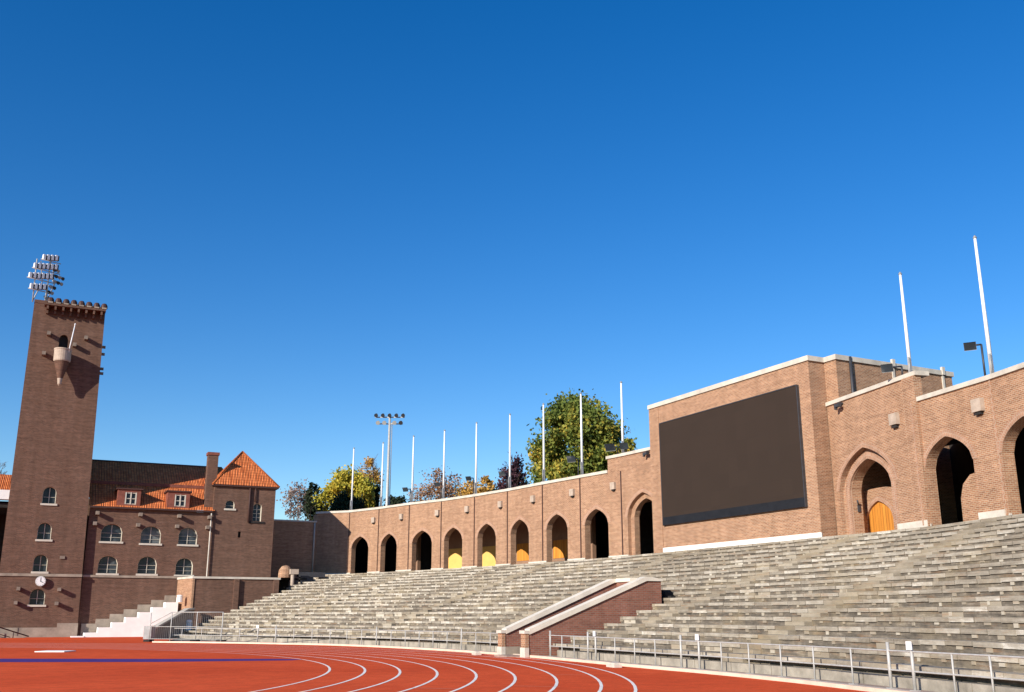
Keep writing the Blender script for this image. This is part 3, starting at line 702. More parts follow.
for mb in rings: mb.build('arch_surround', M['brick_ring'], arr)
for mb in pil: mb.build('joint_strip', M['brick_ring'], arr)
for mb in blocks: mb.build('stone_block', [M['block'], M['dark']], arr)
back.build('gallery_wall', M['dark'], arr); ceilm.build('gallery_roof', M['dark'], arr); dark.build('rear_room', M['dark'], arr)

# ------------------------------------------------------------------ flagpoles and floodlights on the wall tops
POLES = [(30.3, 104.3, 12.6, 'bare white flagpole nearest the brick house, before the yellow-green tree'),
         (32.1, 99.7, 12.6, 'bare white flagpole standing beside the tall floodlight mast'),
         (33.6, 94.5, 12.6, 'bare white flagpole against open sky just past the floodlight mast'),
         (35.25, 90.2, 12.6, 'bare white flagpole before the russet half-bare tree, above first yellow arch'),
         (36.5, 85.2, 12.6, 'bare white flagpole before the golden shrub-like tree'),
         (37.6, 80.15, 12.6, 'bare white flagpole before the purple-leaved tree'),
         (38.25, 74.8, 12.6, 'bare white flagpole before the left edge of the big green tree'),
         (39.1, 69.75, 12.6, 'bare white flagpole before the middle of the big green tree'),
         (39.95, 64.85, 13.6, 'bare white flagpole on the raised wall top just left of the screen block'),
         (40.0, 36.6, 13.6, 'bare white flagpole on the stepped wall end just right of the screen block'),
         (39.2, 31.15, 12.4, 'tallest-looking white flagpole, nearest the right edge, beside a hooded floodlight')]
for x, y, z, lab in POLES:
    t = thing('flagpole', lab, 'flagpole', (x, y, z), 'white flagpoles along the arcade top')
    mb = MB(); mb.tube((x, y, z+0.06), (x, y, 19.25), 0.105, 0.065, 10); mb.build('pole', M['paint_white'], t)
    mb = MB(); mb.tube((x, y, 19.25), (x, y, 19.31), 0.09, 0.09, 10); mb.tube((x, y, 19.31), (x, y, 19.40), 0.08, 0.03, 10); mb.build('finial', M['grey_metal'], t)
    mb = MB(); mb.box(IDF, x-0.2, x+0.2, -y-0.2, -y+0.2, z, z+0.08); mb.tube((x-0.16, y-0.12, z+0.08), (x-0.16, y-0.12, z+1.1), 0.045); mb.build('base', M['grey_metal'], t)

def floodlight(base, head, lab, kind='hood', size=0.42, aim=(-0.8, -0.6, -0.6)):
    t = thing('floodlight', lab, 'floodlight', base, 'floodlights on the arcade top')
    b = Vector(base); h = Vector(head)
    mb = MB(); top = Vector((b.x, b.y, h.z+0.05)); mb.tube(b, top, 0.05); mb.tube(top, h, 0.045); mb.box(IDF, b.x-0.12, b.x+0.12, -b.y-0.12, -b.y+0.12, b.z-0.02, b.z+0.03); mb.build('bracket', M['dark_metal'], t)
    a = Vector(aim).normalized(); x = a.cross(Vector((0, 0, 1))).normalized(); y = x.cross(a)
    mb = MB(); s = size
    f0 = [h + x*sx*s*0.42 + y*sy*s*0.36 - a*s*0.5 for sx, sy in ((-1, -1), (1, -1), (1, 1), (-1, 1))]
    f1 = [h + x*sx*s + y*sy*s*0.75 + a*s*0.45 for sx, sy in ((-1, -1), (1, -1), (1, 1), (-1, 1))]
    for i in range(4): j = (i+1) % 4; mb.face([f0[i], f0[j], f1[j], f1[i]])
    mb.face(f0[::-1])
    mb.build('housing', M['dark_metal'] if kind == 'dark' else M['grey_metal'], t)
    mb = MB(); mb.face([p - a*0.02 for p in f1]); mb.build('lens', M['glass'], t)
FL = [((33.5, 94.75, 12.6), (32.9, 94.43, 13.94), 'small dark floodlight head beside the third arcade flagpole', 'dark', 0.30),
      ((35.1, 90.5, 12.6), (34.63, 90.18, 14.04), 'small dark floodlight head before the russet half-bare tree', 'dark', 0.28),
      ((36.35, 85.5, 12.6), (35.83, 85.28, 14.1), 'small dark floodlight head before the golden tree', 'dark', 0.28),
      ((37.5, 80.5, 12.6), (36.9, 80.22, 13.99), 'small dark floodlight head before the purple tree', 'dark', 0.30),
      ((39.0, 70.2, 12.6), (38.25, 69.9, 13.96), 'grey floodlight low in front of the big green tree', 'hood', 0.36),
      ((39.75, 65.3, 13.6), (39.02, 65.1, 14.25), 'grey floodlight on the raised wall top before the big tree', 'hood', 0.40),
      ((39.9, 64.3, 13.6), (39.5, 63.9, 14.2), 'dark floodlight tucked between last curved-arcade flagpole and screen block', 'dark', 0.34),
      ((40.0, 37.15, 13.85), (39.35, 37.5, 14.32), 'grey floodlight against the side of the screen block', 'hood', 0.30),
      ((39.15, 31.5, 12.4), (38.7, 31.75, 14.02), 'dark hooded floodlight on thin arm at nearest flagpole', 'hood', 0.27)]
for b, h, lab, k, s in FL: floodlight(b, h, lab, k, s)
for (fr, s, z, lab) in ((Frame(PL[9], PL[10]), 3.5, 13.2, 'small black camera under the coping left of the screen block'), (Frame(PR[0], PR[1]), 1.6, 13.35, 'small black camera under the coping right of the screen block')):
    t = thing('security_camera', lab, 'camera', tuple(fr(s, 0.1, z)))
    mb = MB(); mb.box(fr, s-0.22, s+0.22, 0.25, 0.45, z-0.1, z+0.08); mb.build('housing', M['dark_metal'], t)
    mb = MB(); mb.box(fr, s-0.06, s+0.06, 0.0, 0.3, z+0.082, z+0.18); mb.box(fr, s-0.25, s-0.12, 0.28, 0.42, z-0.22, z-0.102); mb.build('bracket', M['dark_metal'], t)

# tall mast behind the wall
mx, my = 36.8, 112.1
t = thing('floodlight_mast', 'slender pale steel mast with two rows of stadium lamps behind the arcade', 'floodlight mast', (mx, my, 0))
mb = MB(); mb.tube((mx, my, 0), (mx, my, 24.7), 0.26, 0.13, 10); mb.tube((mx+0.3, my, 0), (mx+0.3, my, 24.0), 0.05, 0.05, 6); mb.build('pole', M['metal'], t)
fm = Frame((mx, my), t=(0.91, -0.42))
mb = MB(); mb.box(fm, -1.75, 1.75, -0.06, 0.06, 24.55, 24.67); mb.box(fm, -1.55, 1.55, -0.06, 0.06, 23.75, 23.87); mb.build('crossarm', M['metal'], t)
def lamp(fr, s, d, z, par, r=0.24, dark=True, away=1):
    c = fr(s, d, z); a = (fr.n*away + Vector((0, 0, -0.55))).normalized()
    mb = MB(); mb.tube(c-a*0.22, c+a*0.2, r*0.55, r, 10, 0); mb.face([c+a*0.19 + p for p in []] or [c+a*0.205+Vector((0.0, 0, 0)), c+a*0.205+Vector((0.001, 0, 0)), c+a*0.205+Vector((0, 0.001, 0))])
    lo = mb.build('lamp', M['dark_metal'] if dark else M['metal'], par)
    g = MB(); x = a.orthogonal().normalized(); y = a.cross(x); g.face([c+a*0.19+(x*math.cos(2*PI*i/10)+y*math.sin(2*PI*i/10))*r*0.93 for i in range(10)]); g.build('lens', M['paint_white'], lo)
for s in (-1.6, -0.8, 0.0, 0.8, 1.6): lamp(fm, s, 0.2, 24.85, t)
for s in (-1.35, -0.6, 0.6, 1.35): lamp(fm, s, 0.2, 23.95, t, 0.26, s > 1)

# ------------------------------------------------------------------ link wall behind the house
lk = thing('link_wall', 'plain brick wall with thin coping closing the gap between house and arcade', 'wall', (24, 107, 0))
fr = Frame((17.0, 107.0), (27.35, 107.0), uoff=13)
mb = MB(); mb.box(fr, 0, fr.len-0.05, -0.6, 0, 0, 11.45); mb.build('wall', M['brick'], lk)
mb = MB(); mb.box(fr, 0, fr.len-0.02, -0.7, 0.1, 11.452, 11.62); mb.build('coping', M['coping'], lk)
mb = MB(); mb.tube(fr(fr.len-0.25, 0.1, 6), fr(fr.len-0.25, 0.1, 11.4), 0.08); mb.build('downpipe', M['coping'], lk)

# ------------------------------------------------------------------ windows
def window(par, fr, sc, z0, w, hs, rise, depth=0.28, mull=1, bars=2, flat=False, sill=True, surround=0.05):
    """frame with mullions is the part; the pane and the sill are its children"""
    op = arch_pts(sc, w, z0, hs, rise, 6, 0.02) if rise > 0 else [(sc-w/2, z0), (sc-w/2, z0+hs), (sc+w/2, z0+hs), (sc+w/2, z0)]
    inn = arch_pts(sc, w-2*surround, z0+0.03, hs, max(0.05, rise-surround), 6, 0.02) if rise > 0 else [(sc-w/2+surround, z0+surround), (sc-w/2+surround, z0+hs-surround), (sc+w/2-surround, z0+hs-surround), (sc+w/2-surround, z0+surround)]
    mb = MB()
    # lining of the reveal (painted), thin so it never meets the wall faces
    for i in range(len(op)-1):
        a, b = op[i], op[i+1]; c, e = inn[i+1], inn[i]
        k = 0.994
        a2 = (sc+(a[0]-sc)*k, a[1] if i else a[1]+0.004); b2 = (sc+(b[0]-sc)*k, b[1]-0.006)
        mb.lface(fr, [(a2[0], 0.012, a2[1]), (b2[0], 0.012, b2[1]), (b2[0], -depth, b2[1]), (a2[0], -depth, a2[1])])
        mb.lface(fr, [(a2[0], -depth, a2[1]), (b2[0], -depth, b2[1]), (c[0], -depth, c[1]), (e[0], -depth, e[1])])
    top = z0+hs+rise*0.93
    for j in range(mull):
        x = sc-w/2+w*(j+1)/(mull+1); mb.box(fr, x-0.026, x+0.026, -depth-0.03, -depth+0.03, z0+0.05, top-0.04)
    for j in range(bars):
        z = z0+(hs+rise*0.4)*(j+1)/(bars+1); mb.box(fr, sc-w/2+0.06, sc+w/2-0.06, -depth-0.02, -depth+0.02, z-0.013, z+0.013)
    f = mb.build('window', M['cream'], par)
    g = MB(); pts = [(sc+(p[0]-sc)*0.99, p[1]) for p in op]
    for tri in tessellate_polygon([[Vector((p[0], p[1], 0)) for p in pts]]): g.lface(fr, [(pts[i][0], -depth-0.05, pts[i][1]) for i in tri])
    g.build('pane', M['glass'], f)
    if sill:
        s_ = MB(); s_.box(fr, sc-w/2-0.10, sc+w/2+0.16, -depth+0.02, 0.10, z0-0.17, z0-0.004); s_.build('sill', M['cream'], f)
    return op
def hole(sc, z0, w, hs, rise): return arch_pts(sc, w, z0, hs, rise, 6, 0.02) if rise > 0 else [(sc-w/2, z0), (sc-w/2, z0+hs), (sc+w/2, z0+hs), (sc+w/2, z0)]
def console(mb, fr, s, z, d=0.42, w=0.17): mb.box(fr, s-w, s+w, -0.05, d, z-w, z+w)

# ------------------------------------------------------------------ clock tower
CAM_SCALE[:] = [1.04, 0.07]  # tower and house group enlarged about the camera, so it stands farther back
TW = thing('brick_tower', 'tall square dark brick tower with oriel balcony and floodlights on top', 'tower', (1, 98, 0))
X0, X1 = -2.25, 4.26; TAPER[:] = [X0, 0.0030]; YT = 95.55
ft = Frame((X0, YT), (X1, YT)); W = ft.len
wins = [(0.98-X0, 11.15, 1.12, 0.95, 0.50), (0.90-X0, 8.10, 1.12, 0.92, 0.50), (0.85-X0, 5.42, 1.12, 0.92, 0.50), (0.90-X0, 2.70, 1.2, 0.80, 0.50)]
door = (0.75-X0, 24.75, 0.8, 1.05, 0.42)
mb = MB()
def xl(z): return 0.0
TZ = 28.9
mb.plate(ft, [(0, 0), (W, 0), (W, TZ), (0.05, TZ)], -0.5, 0, [hole(*w) for w in wins] + [hole(*door)])
ftr = Frame((X1, YT), (X1, YT+6.3), uoff=W); ftl = Frame((X0, YT+6.3), (X0, YT)); ftb = Frame((X1, YT+6.3), (X0, YT+6.3))
mb.plate(ftr, [(0.505, 0), (6.3, 0), (6.3, TZ), (0.505, TZ)], -0.5, 0.0); mb.plate(ftl, [(0, 0), (5.795, 0), (5.795, TZ), (0, TZ)], -0.5, 0.0); mb.plate(ftb, [(0.51, 0), (W-0.51, 0), (W-0.51, TZ), (0.51, TZ)], -0.5, -0.004)
mb.face([ft(0.1, -0.1, TZ-0.03), ft(W-0.1, -0.1, TZ-0.03), ft(W-0.1, -6.2, TZ-0.03), ft(0.1, -6.2, TZ-0.03)])
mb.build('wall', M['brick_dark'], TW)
for w in wins: window(TW, ft, *w, mull=1, bars=1, depth=0.36)
mb = MB(); mb.box(ft, door[0]-0.5, door[0]+0.5, -0.45, -0.35, 24.7, 26.3); mb.build('balcony_door', M['dark'], TW)
mb = MB(); mb.box(ft, -0.02, W+0.02, 0.0, 0.09, 5.02, 5.24); mb.build('cornice', M['grey_stone'], TW)
mb = MB(); mb.box(ft, -0.05, W+0.03, 0.0, 0.10, 0, 0.85); mb.box(ft, W-1.6, W+0.034, 0.0, 0.103, 0.852, 1.2); mb.box(ft, 1.55, 1.95, 0.1, 0.14, 0, 0.84); mb.build('plinth', M['grey_stone'], TW)
mb = MB()
for s, z in ((-0.62, 26.1), (2.72, 26.05), (-0.85, 24.25), (1.75, 25.3)): console(mb, ft, s-X0, z, 0.62, 0.16)
for s, z in ((-0.62, 3.98), (-0.70, 2.85), (2.55, 3.95), (2.45, 2.80)): console(mb, ft, s-X0, z, 0.62, 0.14)
for d, z in ((0.6, 25.6), (0.9, 25.0), (0.8, 23.6), (0.5, 23.1)): console(mb, ftr, d, z, 0.34, 0.11)
mb.box(ft, 2.35-X0, 2.75-X0, 0.0, 0.10, 6.5, 6.75); mb.build('stone_brackets', M['bracket_stone'], TW)
# balcony: drum on a cone
oc = 0.78-X0
ori = MB(); ori.lathe(ft, oc, 0.88, [(0.05, 21.35), (0.17, 21.5), (0.23, 22.0)], 24, 1); ori.lathe(ft, oc, 0.88, [(0.23, 22.0), (0.68, 23.5)], 24, 0)
ori.lathe(ft, oc, 0.88, [(0.71, 23.5), (0.76, 23.6), (0.76, 24.5), (0.80, 24.55), (0.80, 24.65), (0.64, 24.65), (0.64, 24.0), (0.0, 24.0)], 24, 1)
ori.box(ft, oc-0.4, oc+0.4, -0.02, 0.6, 23.2, 24.4, 1); ori.build('balcony', [M['brick_dark'], M['block']], TW)
mb = MB(); mb.tube(ft(oc+0.45, 1.35, 23.9), ft(oc+0.80, 1.6, 26.8), 0.06, 0.045); mb.tube(ft(oc+0.80, 1.6, 26.8), ft(oc+0.82, 1.62, 26.95), 0.09, 0.05); mb.build('balcony_flagstaff', M['paint_white'], TW)
# crown of the tower: corbelled gallery with a lumpy parapet of little hoods
mb = MB(); mb.box(ft, 0.0, W+0.0, -6.3, 0.02, TZ+0.002, 29.2); mb.build('parapet', M['brick_dark'], TW)
mb = MB(); mb.box(ft, 0.95, W+0.02, 0.022, 0.86, 28.62, 28.80); mb.build('gallery_floor', M['brick_dark'], TW)
cor = MB(); br = MB(); fl_ = MB()
for k in range(8):
    s = 1.25+k*0.70
    cor.plate(ft, [(s-0.09, 27.95), (s+0.09, 27.95), (s+0.09, 28.615), (s-0.09, 28.615)], 0.0, 0.42)
    cor.plate(ft, [(s-0.09, 28.25), (s+0.09, 28.25), (s+0.09, 28.615), (s-0.09, 28.615)], 0.425, 0.78)
    fl_.box(ft, s-0.02, s+0.42, 0.62, 0.90, 28.803, 28.93)
    br.lathe(ft, s+0.20, 0.55, [(0.0, 29.42), (0.20, 29.36), (0.31, 29.18), (0.31, 28.93)], 10)
cor.build('corbels', M['brick_dark'], TW); br.build('hoods', M['gutter'], TW); fl_.build('stone_caps', M['grey_stone'], TW)
# clock hanging above the lowest window
ck = thing('wall_clock', 'round white clock on brick tower above its lowest window', 'clock', tuple(ft(1.02-X0, 0, 4.5)))
c = ft(1.02-X0, 0.34, 4.62)
mb = MB(); mb.tube(c+Vector((0, 0.12, 0)), c, 0.42, 0.42, 20); mb.tube(c+Vector((0, 0.34, 0)), c+Vector((0, 0.1, 0)), 0.08); mb.build('clock_case', M['metal'], ck)
mb = MB(); mb.face([c+Vector((0.38*math.cos(a*PI/12), -0.012, 0.38*math.sin(a*PI/12))) for a in range(24)])
for h in range(12): pass
mb.build('clock_face', M['clock'], ck)
mb = MB(); fc = Frame((c.x, c.y-0.02), t=(1, 0))
mb.plate(fc, [(-0.025, -0.04+c.z), (0.025, -0.04+c.z), (0.015, c.z+0.30), (-0.015, c.z+0.30)], 0.0, 0.012); mb.plate(fc, [(-0.03, c.z-0.03), (0.19, c.z-0.13), (0.21, c.z-0.09), (-0.03, c.z+0.03)], 0.014, 0.024)
for h in range(12):
    a = h*PI/6; x, z = 0.33*math.cos(a), 0.33*math.sin(a); mb.box(fc, x-0.016, x+0.016, 0.0, 0.01, c.z+z-0.016, c.z+z+0.016)
mb.build('clock_hands', M['dark_metal'], ck)
# floodlight rack
rk = thing('floodlight_rack', 'steel rack of white stadium lamps leaning over the tower top corner', 'floodlights', (-1.6, 97, 29.2))
fk = Frame((-1.6, 96.8), t=(0.93, 0.36))
mb = MB()
for s in (-0.9, 0.4): mb.tube(fk(s, 0, 29.2), fk(s-0.1, 0, 33.3), 0.06)
rows = [(33.6, -0.45, 4, 0.40), (32.6, -1.2, 6, 0.40), (31.6, -1.55, 6, 0.40), (30.6, -1.3, 4, 0.40)]
for z, s0, n, st in rows: mb.tube(fk(s0-0.2, 0.1, z-0.25), fk(s0+n*st+0.2, 0.1, z-0.25), 0.05)
for s in (-0.9, 0.3): mb.tube(fk(s, 0, 29.3), fk(s+0.9, -0.6, 31.4), 0.05); mb.tube(fk(s+0.9, -0.6, 31.4), fk(s+0.3, 0, 33.2), 0.05)
mb.tube(fk(0.6, -0.9, 29.2), fk(0.7, -0.9, 33.0), 0.06); mb.tube(fk(0.7, -0.9, 32.9), fk(0.4, 0, 33.4), 0.05)
mb.build('rack_frame', M['metal'], rk)
def boxlamp(fr, s, z, par):
    b = MB(); b.box(fr, s-0.12, s+0.11, -0.12, 0.22, z-0.25, z+0.25); o = b.build('lamp', M['paint_white'], par)
    g = MB(); g.box(fr, s+0.112, s+0.26, -0.06, 0.17, z-0.24, z+0.22); g.build('visor', M['dark_metal'], o)
for z, s0, n, st in rows:
    for k in range(n): boxlamp(fk, s0+k*st+0.1, z+0.07*k, rk)
fk2 = Frame((-1.0, 97.3), t=(0.8, 0.6))
for z, s0, n in ((32.75, 0.1, 2), (32.2, 0.35, 3), (31.65, 0.25, 3), (31.05, -0.1, 2), (30.5, -0.3, 2), (29.9, -0.5, 2)):
    for k in range(n): lamp(fk2, s0+k*0.40, 0.1, z, rk, 0.17, (k+int(z)) % 2 == 0, 1)
TAPER[1] = 0.0
# ------------------------------------------------------------------ brick house and its corner tower
HS = thing('brick_house', 'dark brick house with arched windows and orange tiled mansard roof', 'house', (9.5, 100, 0))
YH = 96.0; HX0, HX1 = 4.25, 14.75
fh = Frame((HX0, YH), (HX1, YH), uoff=30)
hw = [(6.22-HX0, 8.12, 1.75, 0.85, 0.68), (9.52-HX0, 8.05, 1.70, 0.85, 0.68), (12.72-HX0, 8.05, 1.62, 0.85, 0.68),
      (6.18-HX0, 5.38, 1.60, 0.85, 0.66), (9.45-HX0, 5.40, 1.58, 0.85, 0.66), (12.62-HX0, 5.36, 1.48, 0.85, 0.62)]
mb = MB(); mb.plate(fh, [(0, 0), (10.5, 0), (10.5, 10.98), (0, 10.98)], -0.5, 0, [hole(*w) for w in hw])
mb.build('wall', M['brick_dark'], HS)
mb = MB(); mb.box(fh, 0, 10.5, -11, -10.5, 0, 12.9); mb.build('rear_wall', M['brick_dark'], HS)
for w in hw: window(HS, fh, *w, mull=1, bars=2, depth=0.36)
mb = MB(); mb.box(fh, 0, 16.1, 0.0, 0.10, 5.03, 5.22); mb.build('cornice', M['grey_stone'], HS)
mb = MB()
for s in (4.78, 8.35, 11.68, 14.55-0.2):
    for z, o in ((10.52, 0.0), (9.60, -0.12)): console(mb, fh, s+o-HX0+0.1, z, 0.62, 0.15)
mb.build('stone_brackets', M['bracket_stone'], HS)
# stepped dado against the lower wall
mb = MB(); pts = [(0.3, 0.0), (0.3, 1.15)]; n = 7
for k in range(n): x = 0.3+1.1*(k+1); z = 1.15+0.40*k; pts += [(x, z), (x, z+0.40)] if k < n-1 else [(x, z)]
pts += [(8.0, 0.0)]
mb.plate(fh, pts, 0.0, 0.10); mb.build('stepped_plinth', M['grey_stone'], HS)
# mansard roof: lower slope, ledge, upper slope
def quad(mb, pts, mi=0):
    o = Vector(pts[0]); x = (Vector(pts[1])-o); x.z = 0; x.normalize()
    n = (Vector(pts[1])-o).cross(Vector(pts[-1])-o).normalized(); y = n.cross((Vector(pts[1])-o).normalized())
    ex = (Vector(pts[1])-o).normalized()
    mb.face(pts, [((Vector(p)-o).dot(ex), (Vector(p)-o).dot(y)) for p in pts], mi)
RX1 = 14.9
mb = MB()
quad(mb, [(HX0-0.1, 95.72, 11.14), (RX1, 95.72, 11.14), (RX1, 99.4, 13.62), (HX0-0.1, 99.4, 13.62)])
quad(mb, [(HX0-0.1, 99.2, 13.78), (RX1+1.6, 99.2, 13.78), (RX1+1.6, 103.2, 16.15), (HX0-0.1, 103.2, 16.15)])
quad(mb, [(HX0-0.1, 103.2, 16.15), (RX1+1.6, 103.2, 16.15), (RX1+1.6, 107.0, 13.0), (HX0-0.1, 107.0, 13.0)])
roof = mb.build('roof', M['tile'], HS)
mb = MB(); mb.box(fh, -0.1, RX1-HX0, -3.55, -3.15, 13.5, 13.775); mb.build('roof_ledge', M['dormer'], roof)
mb = MB(); mb.tube((HX0-0.1, 103.2, 16.16), (RX1+1.5, 103.2, 16.16), 0.10); mb.build('ridge', M['gutter'], roof)
mb = MB(); mb.box(fh, -0.02, 10.45, 0.0, 0.36, 10.985, 11.12); mb.build('gutter', M['gutter'], HS)
mb = MB(); ch = Frame((14.0, 96.25), t=(1, 0)); mb.box(ch, 0.0, 0.92, -0.9, 0.0, 11.5, 16.35); mb.build('chimney_stack', M['brick_dark'], roof)
mb = MB(); mb.box(ch, -0.08, 1.0, -0.98, 0.08, 16.352, 16.62); mb.build('chimney_cap', M['dormer'], roof)
for cx in (7.35, 11.6):
    fd = Frame((cx-0.95, 95.95), t=(1, 0))
    mb = MB(); mb.plate(fd, [(0, 11.25), (1.95, 11.25), (1.95, 12.72), (0, 12.72)], -0.16, 0, [[(0.62, 11.42), (0.62, 12.48), (1.62, 12.48), (1.62, 11.42)]])
    mb.box(fd, 0, 0.12, -2.6, -0.162, 11.25, 12.715); mb.box(fd, 1.83, 1.95, -2.6, -0.162, 11.25, 12.715)
    dm = mb.build('dormer', M['dormer'], HS)
    r = MB(); r.box(fd, -0.14, 2.1, -2.4, 0.14, 12.722, 12.84); r.build('dormer_roof', M['gutter'], dm)
    w_ = MB(); w_.box(fd, 0.64, 0.74, -0.12, 0.01, 11.42, 12.48); w_.box(fd, 1.07, 1.17, -0.12, 0.01, 11.42, 12.48); w_.box(fd, 1.50, 1.60, -0.12, 0.01, 11.42, 12.48)
    for z in (11.43, 11.9, 12.4): w_.box(fd, 0.74, 1.5, -0.11, -0.03, z, z+0.06)
    w_.build('window_frame', M['cream'], dm)
    g = MB(); g.box(fd, 0.63, 1.61, -0.15, -0.125, 11.42, 12.48); g.build('window_pane', M['glass'], dm)
CT = thing('corner_tower', 'low square brick tower with orange pyramid roof at the house corner', 'tower', (17.5, 98.8, 0))
fc = Frame((14.72, 95.88), (20.38, 95.88), uoff=55)
cw = [(1.50, 11.42, 0.82, 0.40, 0.36), ]
cw2 = (4.05, 10.35, 0.78, 1.35, 0.30)
mb = MB(); mb.plate(fc, [(0, 0), (5.66, 0), (5.66, 13.45), (0, 13.45)], -0.5, 0, [hole(*cw[0]), hole(*cw2), [(2.42, 8.8), (2.42, 9.35), (2.68, 9.35), (2.68, 8.8)]])
mb.box(fc, 5.16, 5.66, -5.8, -0.5, 0, 13.44); mb.box(fc, 0, 0.5, -5.8, -0.5, 0, 13.44); mb.box(fc, 0.5, 5.16, -5.8, -5.3, 0, 13.44); mb.build('wall', M['brick_dark'], CT)
window(CT, fc, *cw[0], mull=0, bars=1, depth=0.25); window(CT, fc, *cw2, mull=1, bars=3, depth=0.3, sill=False)
mb = MB(); mb.box(fc, 2.40, 2.70, -0.5, -0.35, 8.75, 9.4); mb.box(fc, 3.3, 4.75, 0, 0.08, 10.15, 10.32); mb.build('niche', M['dark'], CT)
mb = MB(); mb.tube(fc(3.25, 0.12, 10.2), fc(3.25, 0.12, 13.4), 0.09); mb.tube(fc(3.75, 0.12, 12.1), fc(3.75, 0.12, 13.4), 0.06); mb.build('downpipe', M['gutter'], CT)
mb = MB(); mb.tube(fc(-0.12, 0.16, 0.5), fc(-0.12, 0.16, 10.9), 0.06); mb.build('pale_pipe', M['coping'], CT)
mb = MB(); mb.box(fc, -0.22, 5.9, -6.0, 0.24, 13.452, 13.60); mb.build('eaves', M['gutter'], CT)
ax, ay, az = fc(2.83, -2.9, 0).x, fc(2.83, -2.9, 0).y, 17.25
e = [fc(-0.25, 0.27, 13.602), fc(5.93, 0.27, 13.602), fc(5.93, -6.03, 13.602), fc(-0.25, -6.03, 13.602)]
mb = MB()
for i in range(4):
    a, b = e[i], e[(i+1) % 4]; quad(mb, [tuple(a), tuple(b), (ax, ay, az)])
mb.build('roof', M['tile'], CT)
mb = MB()
for p in e: mb.tube(p, (ax, ay, az), 0.09)
mb.build('ridge_tiles', M['tile'], CT)

# retaining wall in front of the house
RW = thing('retaining_wall', 'long low brick retaining wall with stone coping in front of the house', 'wall', (16.5, 93.5, 0))
foot = [(12.2, 95.75), (12.95, 92.0), (20.35, 92.0), (20.35, 95.75)]
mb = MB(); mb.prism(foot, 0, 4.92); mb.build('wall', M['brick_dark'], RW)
mb = MB(); mb.prism([(12.05, 95.76), (12.83, 91.88), (20.45, 91.88), (20.45, 95.76)], 4.922, 5.10); mb.build('coping', M['coping'], RW)
mb = MB(); mb.prism([(12.12, 95.74), (12.87, 91.93), (13.05, 91.93), (12.35, 95.74)], 0, 4.915); mb.build('sunlit_end_face', M['brick'], RW)  # paler brick on the end: its sunlit look is put into the colour
fw_ = Frame((12.95, 92.0), (20.35, 92.0))
for s in (3.65, 7.12):
    mb = MB(); mb.box(fw_, s-0.22, s+0.22, 0.0, 0.26, 0, 4.9); mb.build('pilaster', M['brick_dark'], RW)
# white steps
ST = thing('white_staircase', 'bright white limestone steps climbing along the foot of the brick house', 'staircase', (8.5, 94.6, 0))
fs_ = Frame((4.75, 94.0), t=(1, 0))
mb = MB(); pts = [(0.0, 0.0)]
for k in range(7): x = k*1.05; z = 0.42*(k+1); pts += [(x, z), (x+1.05, z)]
pts += [(7.35, 0)]
mb.plate(fs_, pts, -1.6, 0.0); mb.build('steps', M['white'], ST)
for k in range(7):
    pass
mb = MB(); mb.box(fs_, -1.0, -0.02, -1.0, 0.3, 0, 0.16); mb.build('bottom_step', M['white'], ST)
def bollard(x, y, z, h, lab):
    t = thing('stone_bollard', lab, 'bollard', (x, y, z)); f_ = Frame((x, y), t=(1, 0))
    mb = MB(); mb.lathe(f_, 0, 0, [(0.0, z), (0.26, z), (0.26, z+h*0.65), (0.20, z+h*0.7)], 12); mb.build('post', M['white'], t)
    mb = MB(); mb.lathe(f_, 0, 0, [(0.20, z+h*0.7), (0.27, z+h*0.78), (0.22, z+h*0.95), (0.0, z+h)], 12); mb.build('knob', M['white'], t)
bollard(12.05, 92.9, 2.94, 0.62, 'white stone bollard on the top white step')
bollard(12.6, 90.2, 0.5, 1.0, 'white stone bollard at the foot of the lit retaining wall end')
# sloping ramp wall beside the steps
RP = thing('ramp_wall', 'low grey ramp wall with pale sloping handrail behind the barrier', 'wall', (9.5, 84, 0))
fr = Frame((9.3, 85.0), (13.1, 91.3)); mb = MB(); mb.plate(fr, [(0, 0), (7.4, 0), (7.4, 2.3), (6.2, 2.25), (0, 0.75)], -0.3, 0); mb.build('wall', M['grey_stone'], RP)
mb = MB(); mb.plate(fr, [(0, 0.752), (6.2, 2.252), (7.4, 2.302), (7.4, 2.45), (6.2, 2.40), (0, 0.9)], -0.36, 0.06); mb.build('handrail', M['coping'], RP)
mb = MB(); mb.box(fr, -0.7, -0.02, -0.5, 0.1, 0.0, 1.05); mb.build('end_post', M['grey_metal'], RP)
# corner recess by the terrace end: dark door recess, pale post and tan rounded pier
CO = thing('corner_gateway', 'small shadowed gateway with tan rounded pier and pale post where seats meet house', 'gateway', (21.3, 94.5, 3.5))
mb = MB(); mb.box(IDF, 20.42, 22.3, -97.0, -96.6, 2.0, 5.05); mb.box(IDF, 20.42, 23.6, -96.6, -94.9, 5.052, 5.2); mb.build('recess', M['dark'], CO)
mb = MB(); mb.lathe(Frame((21.55, 95.0), t=(1, 0)), 0, 0, [(0.0, 6.35), (0.35, 6.25), (0.62, 5.9), (0.66, 5.5), (0.66, 5.205)], 14); mb.build('rounded_pier', M['brick'], CO)
mb = MB(); mb.tube((22.0, 94.0, 3.6), (22.0, 94.0, 5.6), 0.17, 0.17, 10); mb.box(IDF, 21.75, 22.5, -94.3, -93.8, 5.5, 5.95); mb.build('pale_post', M['block'], CO)
mb = MB(); mb.box(IDF, 22.8, 25.3, -95.8, -94.9, 5.3, 5.75); mb.box(IDF, 23.0, 24.2, -95.6, -94.95, 4.4, 5.295); mb.build('dark_slab', M['dark_metal'], CO)

CAM_SCALE[:] = [1.0, 0.0]
